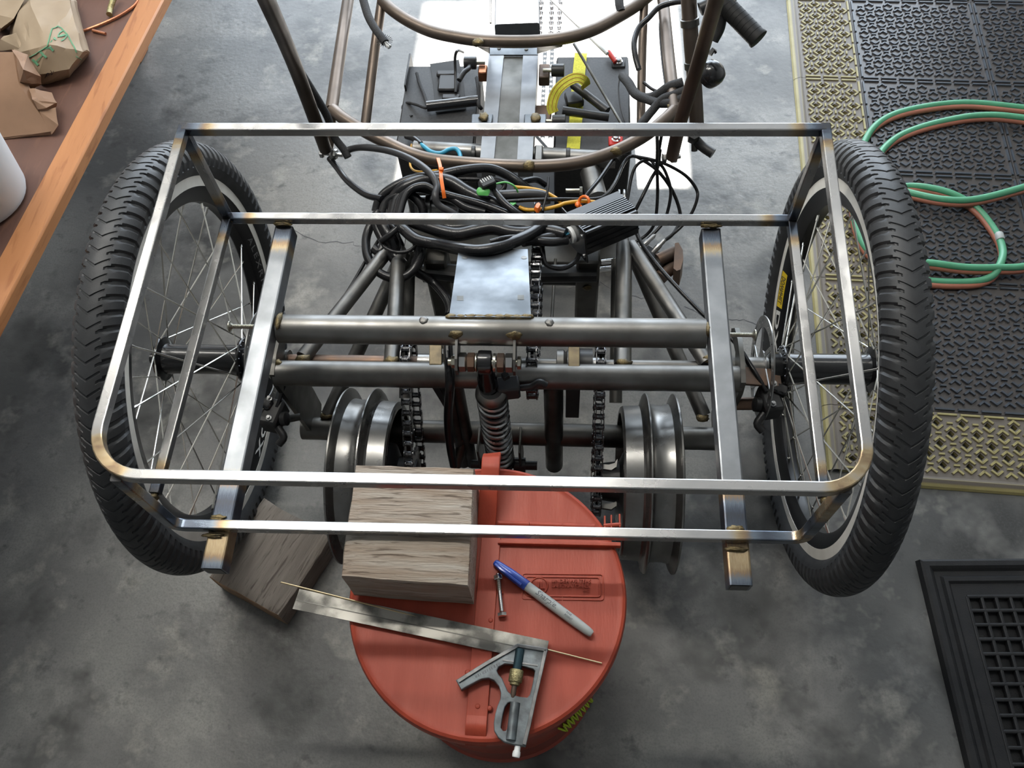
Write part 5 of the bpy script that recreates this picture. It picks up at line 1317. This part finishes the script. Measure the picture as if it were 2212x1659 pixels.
# ================================================================== batteries and straps
def battery(xa, xb, y0, y1, label, zt=.25, zb=.04):
    a, b, c = P(xa, y0, zt), P(xb, y0, zt), P(xa, y1, zt); x0, x1 = a.x, b.x; yf, yn = a.y, c.y
    t = thing('battery', ((x0 + x1) / 2, (yf + yn) / 2, zb), label, 'battery', 'batteries beside the trike spine')
    MB().box(((x0 + x1) / 2, (yf + yn) / 2, (zt + zb) / 2), (x1 - x0, yf - yn, zt - zb), bevel=.003).build('case', MAT['battery'], t)
    MB().box(((x0 + x1) / 2, (yf + yn) / 2, zt - .012), (x1 - x0 + .003, yf - yn + .003, .004), bevel=.001).build('case_lip', MAT['battery'], t)
    return t, x0, x1, yf, yn
btR, rx0, rx1, ryf, ryn = battery(1203, 1357, 122, 325, 'black battery under yellow webbing with red terminal lug')
btL, lx0, lx1, lyf, lyn = battery(882, 1040, 142, 318, 'black battery carrying a grey buckle and black handle bar')
tray = MB().box((lx0 / 2 + rx1 / 2, ryn - .05 + .16, .02), (rx1 - lx0 + .02, .42, .016), bevel=.002).build('battery_tray', MAT['steel_dk'], trike)
MB().box(((lx0 + rx1) / 2, (ryf + ryn) / 2, .033), (rx1 - lx0, ryf - ryn, .010)).build('tray_pad', MAT['black'], trike)
for (x, y, m) in ((1336, 137, 'battery'), (1330, 304, 'red_wire')):
    c = P(x, y, .251); MB().box(c, (.028, .028, .006), bevel=.002).build('terminal_cover', MAT[m], btR)
    MB().lathe([(.008, 0), (.0085, .003), (.006, .004), (.0055, .009), (0, .010)], c + V(0, 0, .003), (0, 0, 1), 16).build('terminal_bolt', MAT['chrome'], btR)
lug0, lug1 = P(1314, 112, .262), P(1330, 134, .258)
MB().tube([lug0, lug1], .005, 10).build('cable_lug', MAT['red_wire'], btR)
# yellow webbing over the right battery
ws = thing('webbing_strap', P(1245, 200, .25), 'yellow cargo webbing looped over the black battery', 'strap')
def ribbon(pts, w, name, m, parent, up=(0, 0, 1), k=6, th=.0012): return MB().sweep(spline(pts, k), rsec(w, th, .0003), up=up).build(name, MAT[m], parent)
ribbon([P(1255, 115, .2525), P(1250, 165, .2525), P(1244, 255, .2525), P(1238, 322, .2525)], .026, 'lower_run', 'strap', ws)
MB().sweep([P(1236, 323, .252), P(1236, 326, .245), P(1236, 326, .06)], rsec(.026, .0012, .0003), up=(0, 1, 0)).build('hanging_end', MAT['strap'], ws)
lp = [P(1196, 244, .275), P(1192, 230, .285), P(1197, 208, .300), P(1208, 190, .315), P(1225, 176, .325), P(1245, 168, .328), P(1262, 174, .318), P(1266, 188, .30)]
o = ribbon(lp, .021, 'loop', 'strap', ws, up=(.1, -.45, .88))
for k_ in (-.0075, 0, .0075):
    sd = []
    for i_, p_ in enumerate(lp):
        t_ = (lp[min(i_ + 1, len(lp) - 1)] - lp[max(0, i_ - 1)]).normalized(); sd.append(p_ + t_.cross(V(.1, -.45, .88)).normalized() * k_ + V(.0001, -.0004, .0010))
    ribbon(sd, .0011, 'stitch_line', 'strap_line', ws, up=(.1, -.45, .88), th=.0005)
for (q0, q1, r) in (((1238, 183, .285), (1312, 240, .275), .0085), ((1215, 239, .285), (1315, 253, .275), .0085)):
    tb(P(*q0), P(*q1), r, 'ratchet_handle', 'black', ws, 14)
MB().box(P(1240, 215, .262), (.035, .035, .016), Matrix.Rotation(.2, 3, 'Z'), .003).build('ratchet_body', MAT['black'], ws)
# left battery: buckle, handle, cord
bk_ = thing('strap_buckle', P(968, 185, .25), 'grey side-release buckle on a grey strap over the battery', 'buckle')
ribbon([P(960, 134, .2525), P(968, 180, .2525), P(974, 240, .2525)], .062, 'strap', 'foam', bk_)
MB().box(P(970, 178, .2575), (.044, .052, .009), bevel=.003).build('buckle_body', MAT['cable_gray'], bk_)
MB().box(P(964, 160, .2585), (.040, .016, .010), bevel=.003).build('buckle_bar', MAT['cable_gray'], bk_); MB().box(P(974, 210, .2565), (.036, .014, .007), bevel=.002).build('buckle_tab', MAT['cable_gray'], bk_)
hd_ = thing('carry_handle', P(976, 226, .25), 'glossy black tubular carrying handle tied across the battery', 'handle')
tb(P(922, 230, .266), P(1033, 217, .266), .0105, 'tube', 'black_gloss', hd_, 18)
MB().tube(spline([P(900, 158, .258), P(906, 180, .256), P(916, 205, .258), P(922, 232, .262), P(900, 226, .26), P(880, 222, .25), P(870, 232, .23), P(878, 248, .24), P(890, 252, .25)], 6), .0032, 8).build('cord', MAT['rope'], hd_)
MB().tube(spline([P(1030, 168, .262), P(1034, 195, .27), P(1034, 225, .27), P(1040, 235, .26)], 5), .004, 8).build('cord', MAT['rope'], hd_)
MB().tube(spline([P(1000, 113, .26), P(988, 110, .30), P(983, 125, .29), P(984, 160, .27), P(984, 200, .262)], 5), .003, 8).build('wire_hook', MAT['black'], hd_)
MB().box(P(884, 170, .24), (.004, .10, .05), bevel=.001).build('end_plate', MAT['black'], hd_)

# ================================================================== wiring
wire = thing('wiring_harness', P(1000, 450, .33), 'tangle of black cables and coloured wires zip-tied behind the seat', 'cables')
def zc(pts, dz=0): return [P(x, y, z + dz) for x, y, z in pts]
def cab(pts, r, m='cable', name='cable', k=7, n=10): return MB().tube(spline(zc(pts), k), r, n).build(name, MAT[m], wire)
def C5(pts): return [(740 + x / 2.6976, 300 + y / 2.6976, z) for x, y, z in pts]
cab(C5([(10, 75, .33), (60, 56, .335), (130, 50, .35), (270, 70, .365), (400, 120, .385), (500, 190, .40), (550, 270, .40), (540, 330, .40), (560, 385, .39), (640, 430, .38), (700, 470, .37)]), .0062, 'cable_gray')
cab([(652, 160, .50), (680, 205, .45), (706, 250, .40), (722, 295, .355), (742, 322, .335), (752, 340, .325)], .0072, 'rope', 'braided_sleeve')
cab([(712, 342, .30), (728, 362, .30), (752, 392, .32), (790, 420, .34), (826, 430, .36)], .0062)
cab(C5([(195, 425, .34), (215, 360, .35), (270, 300, .36), (400, 235, .37), (560, 212, .375), (700, 182, .375), (850, 172, .37), (960, 210, .36), (1050, 270, .35), (1110, 310, .33), (1180, 330, .31)]), .0085)
cab(C5([(300, 440, .35), (300, 360, .36), (360, 290, .375), (450, 250, .38), (540, 240, .385), (630, 255, .385), (720, 310, .38), (800, 350, .375), (900, 385, .37), (990, 420, .36), (1090, 470, .35)]), .0125, 'cable')
cab(C5([(330, 300, .355), (420, 240, .36), (600, 232, .365), (760, 236, .365), (880, 240, .36), (940, 262, .355), (935, 295, .35), (890, 320, .345)]), .0045)
cab(C5([(230, 440, .35), (260, 370, .36), (330, 330, .37), (400, 330, .37), (460, 390, .36), (470, 450, .35)]), .0085)
cab(C5([(560, 330, .38), (640, 350, .385), (720, 400, .38), (830, 430, .375)]), .0075)
cab(C5([(205, 440, .34), (165, 500, .335), (138, 580, .33), (142, 670, .33), (175, 740, .33), (230, 790, .33), (300, 812, .33), (370, 800, .335), (430, 740, .34), (462, 660, .35), (462, 590, .355)]), .0078)
cab(C5([(200, 430, .355), (205, 520, .345), (240, 600, .34), (220, 660, .335), (185, 640, .335)]), .0085)
cab(C5([(225, 470, .36), (270, 560, .355), (300, 620, .345), (300, 680, .335), (350, 740, .33)]), .012)
cab(C5([(400, 480, .37), (500, 515, .375), (600, 545, .375), (680, 555, .375), (780, 535, .378), (880, 520, .38), (980, 545, .38), (1070, 550, .38), (1180, 535, .385), (1300, 560, .39)]), .0115)
cab(C5([(420, 470, .36), (520, 500, .365), (640, 520, .365), (760, 510, .365), (900, 505, .365), (1060, 515, .365), (1260, 550, .372)]), .0105)
cab(C5([(310, 470, .37), (360, 530, .375), (440, 590, .378), (560, 615, .385), (680, 640, .425), (790, 652, .435), (900, 635, .435), (1010, 595, .425), (1110, 545, .405), (1180, 490, .39)]), .0098)
cab(C5([(330, 470, .375), (345, 520, .378), (400, 560, .375), (430, 600, .365), (440, 670, .35), (420, 760, .33), (520, 830, .30), (600, 920, .30), (625, 985, .30), (620, 1025, .30)]), .0075)
cab(C5([(228, 600, .36), (250, 635, .36), (310, 660, .36), (380, 655, .36), (425, 620, .365), (420, 580, .37), (390, 540, .372)]), .0032)
cab(C5([(225, 598, .365), (275, 560, .375), (320, 520, .38)]), .0055)
cab(C5([(260, 480, .375), (320, 530, .378), (390, 555, .375)]), .003)
cab(C5([(862, 275, .39), (900, 320, .395), (940, 370, .395), (1010, 430, .39), (1080, 480, .37)]), .0060)
cab(C5([(890, 330, .37), (1000, 325, .375), (1100, 322, .375), (1175, 335, .37), (1185, 380, .36)]), .0088, 'cable_gray')
cab(C5([(1200, 225, .39), (1195, 300, .39), (1180, 360, .385), (1165, 420, .38)]), .0022)
cab(C5([(1050, 565, .39), (1120, 590, .392), (1220, 600, .39), (1310, 590, .385)]), .0075); cab(C5([(860, 600, .44), (960, 575, .437), (1100, 565, .40), (1250, 560, .385)]), .004)
cab(C5([(1050, 600, .40), (1100, 590, .395), (1200, 575, .388), (1290, 560, .385)]), .0085)
cab(C5([(895, 262, .40), (950, 253, .40), (1000, 275, .395), (1025, 320, .38), (1022, 360, .37)]), .0016, 'green_wire', 'wire', n=8)
for k in range(5): cab(C5([(940 + k * 9, 372, .378), (955 + k * 9, 385 + (k % 2) * 8, .382), (985 + k * 6, 375, .38)]), .0014, 'green_wire', 'wire', n=6)
cab(C5([(1000, 280, .36), (1100, 290, .365), (1180, 310, .37), (1250, 350, .375), (1278, 385, .37)]), .0030, 'yellow_wire', 'wire')
cab(C5([(1030, 398, .37), (1080, 414, .37), (1180, 408, .375), (1260, 390, .378), (1300, 375, .38), (1400, 364, .38), (1500, 374, .378), (1620, 398, .37), (1690, 425, .36)]), .0034, 'yellow_wire', 'wire')
cab(C5([(720, 430, .37), (800, 395, .375), (900, 372, .378), (1060, 358, .38), (1260, 352, .378), (1450, 352, .37), (1530, 330, .355), (1590, 250, .32), (1640, 140, .30), (1690, 100, .30), (1760, 130, .29), (1840, 190, .28), (1915, 290, .25), (1960, 400, .22), (1965, 480, .205), (1920, 560, .20), (1858, 602, .20)]), .0033)
cab(C5([(1360, 430, .36), (1420, 330, .34), (1500, 230, .32), (1570, 130, .31), (1640, 40, .31)]), .0036)
cab(C5([(1832, -60, .42), (1834, 60, .36), (1832, 160, .32), (1836, 300, .27), (1830, 420, .24), (1815, 500, .22), (1770, 560, .20), (1690, 612, .19)]), .0030)
cab(C5([(1640, 440, .27), (1662, 340, .28), (1690, 200, .29), (1730, 140, .30), (1790, 122, .30), (1830, 155, .30), (1845, 60, .33), (1862, -40, .36)]), .0030)
cab(C5([(1700, 430, .25), (1750, 330, .27), (1800, 230, .28), (1836, 165, .30), (1850, 60, .33)]), .0034)
cab(C5([(1836, 130, .31), (1880, 190, .29), (1912, 300, .26), (1895, 420, .23), (1860, 500, .215), (1780, 585, .20)]), .0030)
cab(C5([(1700, 100, .31), (1800, 120, .32), (1900, 155, .30), (2000, 215, .28), (2060, 290, .26), (2066, 350, .25), (2030, 440, .23), (1965, 520, .21), (1862, 604, .20)]), .0030)
cab(C5([(1695, 430, .33), (1705, 520, .33), (1745, 615, .33), (1830, 730, .33), (1950, 865, .335), (2110, 1030, .34)]) + [(1560, 712, .345), (1592, 745, .35), (1625, 795, .355), (1655, 845, .345)], .0036)
cab(C5([(210, 590, .32), (130, 720, .32), (30, 890, .325)]) + [(700, 705, .33), (660, 760, .34), (620, 820, .33), (598, 880, .315)], .0030)
cab([(905, 308, .275), (915, 316, .28), (932, 328, .285), (952, 331, .285), (970, 323, .285), (985, 322, .285), (993, 332, .285), (996, 348, .29)], .0042, 'blue_wire', 'wire')
cab([(878, 294, .26), (895, 300, .27), (910, 312, .278)], .006)
cab([(889, 312, .25), (886, 340, .26), (888, 362, .30), (905, 371, .34), (945, 368, .38)], .0022, 'yellow_wire', 'wire')
for k in range(9):
    q = random.uniform(-1, 1); zz_ = .335 + .006 * k
    cab(C5([(215 + 14 * k, 450, zz_), (230 + 18 * k, 380 - 8 * k, zz_ + .006), (300 + 22 * k, 320 - 6 * k, zz_ + .01), (420 + 20 * k, 285 + 4 * k, zz_ + .01), (560 + 30 * k, 330 + 6 * k, zz_), (700 + 34 * k, 400 + 5 * k, zz_ - .004), (820 + 40 * k, 470 + 4 * k, zz_ - .006), (960 + 30 * k, 520 + 6 * k, zz_ - .008)]), .0042 + .0012 * (k % 3))
for k in range(5): cab(C5([(205 + 20 * k, 420, .35), (200 + 24 * k, 500, .345), (215 + 26 * k, 570, .338), (270 + 18 * k, 620, .33), (300 + 10 * k, 660, .322)]), .0055 + .001 * (k % 2))
# braided ropes at the seat
cab([(770, -110, .40), (776, -40, .40), (792, 25, .39), (806, 55, .385), (822, 78, .38), (832, 92, .375)], .0082, 'rope', 'braided_sleeve')
MB().tube([P(830, 90, .375), P(842, 102, .37)], .0048, 10).build('sleeve_core', MAT['white'], wire)
tf = MB()
for k in range(22):
    a = 2 * math.pi * k / 22; tf.tube([P(830, 88, .376), P(830 + 18 * math.cos(a), 88 + 14 * math.sin(a), .376 + random.uniform(-.01, .012))], .0006, 4)
tf.build('frayed_end', MAT['rope'], wire, kind='stuff')
cab([(1345, 165, .29), (1358, 180, .31), (1372, 202, .32), (1395, 212, .335), (1420, 205, .35), (1445, 188, .37), (1475, 178, .38)], .0092, 'rope', 'braided_sleeve')
cab([(1480, 195, .375), (1455, 205, .37), (1430, 215, .36), (1408, 240, .345), (1385, 268, .335), (1352, 310, .32), (1330, 345, .31)], .0080, 'rope', 'braided_sleeve')
cab([(1478, 210, .37), (1450, 222, .365), (1420, 222, .35), (1400, 215, .34), (1380, 208, .33)], .0085, 'rope', 'braided_sleeve')
cab([(1380, 150, .35), (1372, 120, .36), (1370, 90, .365), (1380, 60, .37), (1400, 40, .38), (1425, 15, .39), (1460, 5, .40), (1500, 3, .42)], .0055)
cab([(1337, -15, .38), (1338, 10, .375), (1342, 25, .37)], .0085, 'rope', 'braided_sleeve')
cab([(1428, 10, .37), (1425, 60, .365), (1430, 130, .36), (1437, 185, .36)], .0018); cab([(1390, 178, .33), (1408, 192, .33), (1426, 200, .33)], .003)
cab([(1180, 400, .31), (1160, 388, .32), (1140, 390, .33), (1120, 398, .335)], .006)
cab([(1340, 160, .27), (1336, 190, .262), (1340, 230, .256), (1350, 265, .252)], .0013, 'cable_gray')
# connectors, zip ties
cn = P(1053, 398, .405); rot = Matrix.Rotation(.55, 3, 'Z')
MB().box(cn, (.026, .018, .016), rot, .002).build('connector', MAT['black'], wire)
pm = MB()
for k in range(5): pm.box(cn + rot @ V(-.009 + k * .0042, .004, .0082), (.0012, .008, .0012), rot)
pm.build('connector_pins', MAT['decal_white'], wire, smooth=False)
MB().blob(P(1044, 413, .40), (.012, .010, .006), 5, .3, 2).build('connector_cover', MAT['green_wire'], wire)
def ztie(pts, w, name='zip_tie'): MB().sweep(spline(zc(pts), 5), rsec(w, .0022, .0005), up=(.3, -.8, .6)).build(name, MAT['orange'], wire)
ztie([(946, 342, .395), (951, 360, .405), (953, 385, .412), (957, 410, .408), (960, 428, .398)], .0062)
MB().box(P(953, 366, .41), (.008, .007, .006), bevel=.001).build('zip_tie_head', MAT['orange'], wire)
rp_ = [P(1262 + 11 * math.cos(a), 437 + 13 * math.sin(a), .385 + .008 * math.cos(a + 1)) for a in [2 * math.pi * k / 14 for k in range(14)]]
MB().tube(rp_, .0026, 8, closed=True).build('zip_tie', MAT['orange'], wire)
MB().blob(P(1248, 442, .38), (.005, .006, .004), 3, .4).build('zip_tie_tail', MAT['orange'], wire); MB().blob(P(1161, 449, .385), (.0058, .0085, .005), 4, .6).build('zip_tie', MAT['orange'], wire)
# plug hanging beside the shock
MB().box(P(1098, 838, .37), (.034, .026, .030), Matrix.Rotation(.15, 3, 'Z'), .003).build('plug', MAT['cable_gray'], wire)
MB().box(P(1092, 812, .40), (.010, .010, .010), Matrix.Rotation(.6, 3, 'Z'), .001).build('plug_clip', MAT['black'], wire)
cab([(1125, 838, .37), (1148, 835, .375), (1165, 826, .385), (1180, 832, .38)], .0052, 'cable_gray')
cab([(968, 720, .40), (968, 760, .40), (972, 830, .385), (968, 900, .30), (972, 960, .22), (980, 1005, .16)], .007)
# motor controller
ct = thing('motor_controller', P(1305, 500, .35), 'black finned motor controller box with white cable grommet', 'controller')
ca, cb_ = P(1262, 506, .415), P(1380, 456, .415); cx_ = (cb_ - ca); cl2 = cx_.length; cx_.normalize(); cyv = Vector((-cx_.y, cx_.x, 0))
tilt = Matrix.Rotation(-.22, 3, cx_); cz_ = tilt @ V(0, 0, 1); cyv = tilt @ cyv
Rc = Matrix((cx_, cyv, cz_)).transposed(); CW, CH = .066, .046
cc = (ca + cb_) / 2 + cyv * CW / 2 - cz_ * CH / 2
MB().box(cc, (cl2, CW, CH), Rc, .0025).build('case', MAT['black_gloss'], ct)
for k in range(8):
    q = cc + cz_ * (CH / 2 + .0012) + cyv * (-CW / 2 + .010 + k * .0048); MB().box(q, (cl2 * .97, .0022, .0034), Rc).build('fin', MAT['black_gloss'], ct, smooth=False)
MB().box(cc + cz_ * (CH / 2 + .001) + cyv * (CW / 2 - .011), (cl2 * .97, .018, .002), Rc, .0005).build('top_label', MAT['cable_gray'], ct)
for k in range(3): MB().box(cc - cyv * (CW / 2 + .0008) + cz_ * (-.010 + k * .010), (cl2 * .97, .0018, .003), Rc).build('fin', MAT['black_gloss'], ct, smooth=False)
MB().box(cc - cx_ * (cl2 / 2 + .0015), (.003, CW + .012, CH + .018), Rc, .001).build('end_plate', MAT['black_gloss'], ct)
MB().lathe([(.005, 0), (.0135, 0), (.0145, .003), (.0135, .006), (.005, .006)], cc - cx_ * (cl2 / 2 + .003) + cyv * .004, -cx_, 26, closed=True).build('grommet', MAT['white'], ct)
for (u, v) in ((-.030, .018), (-.030, -.022), (.028, .018)):
    MB().lathe([(.0038, 0), (.0036, .0016), (0, .002)], cc - cx_ * (cl2 / 2 + .003) + cyv * u + cz_ * v, -cx_, 14).build('screw', MAT['steel_lt'], ct)
MB().tube(spline([cc - cx_ * (cl2 / 2 - .01) - cz_ * (CH / 2) , P(1245, 562, .35), P(1215, 580, .35), P(1180, 572, .36), P(1172, 540, .37), P(1168, 520, .375)], 6), .004, 8).build('lead', MAT['cable'], ct)
for k, (dy, dz) in enumerate(((.002, .002), (-.004, .003), (.002, -.004))): 
    q = cc - cx_ * (cl2 / 2 + .006) + cyv * (.004 + dy) + cz_ * dz; MB().tube([q + cx_ * .004, q - cx_ * .012], .003, 8).build('lead', MAT['blue_wire' if k == 0 else 'cable'], ct)
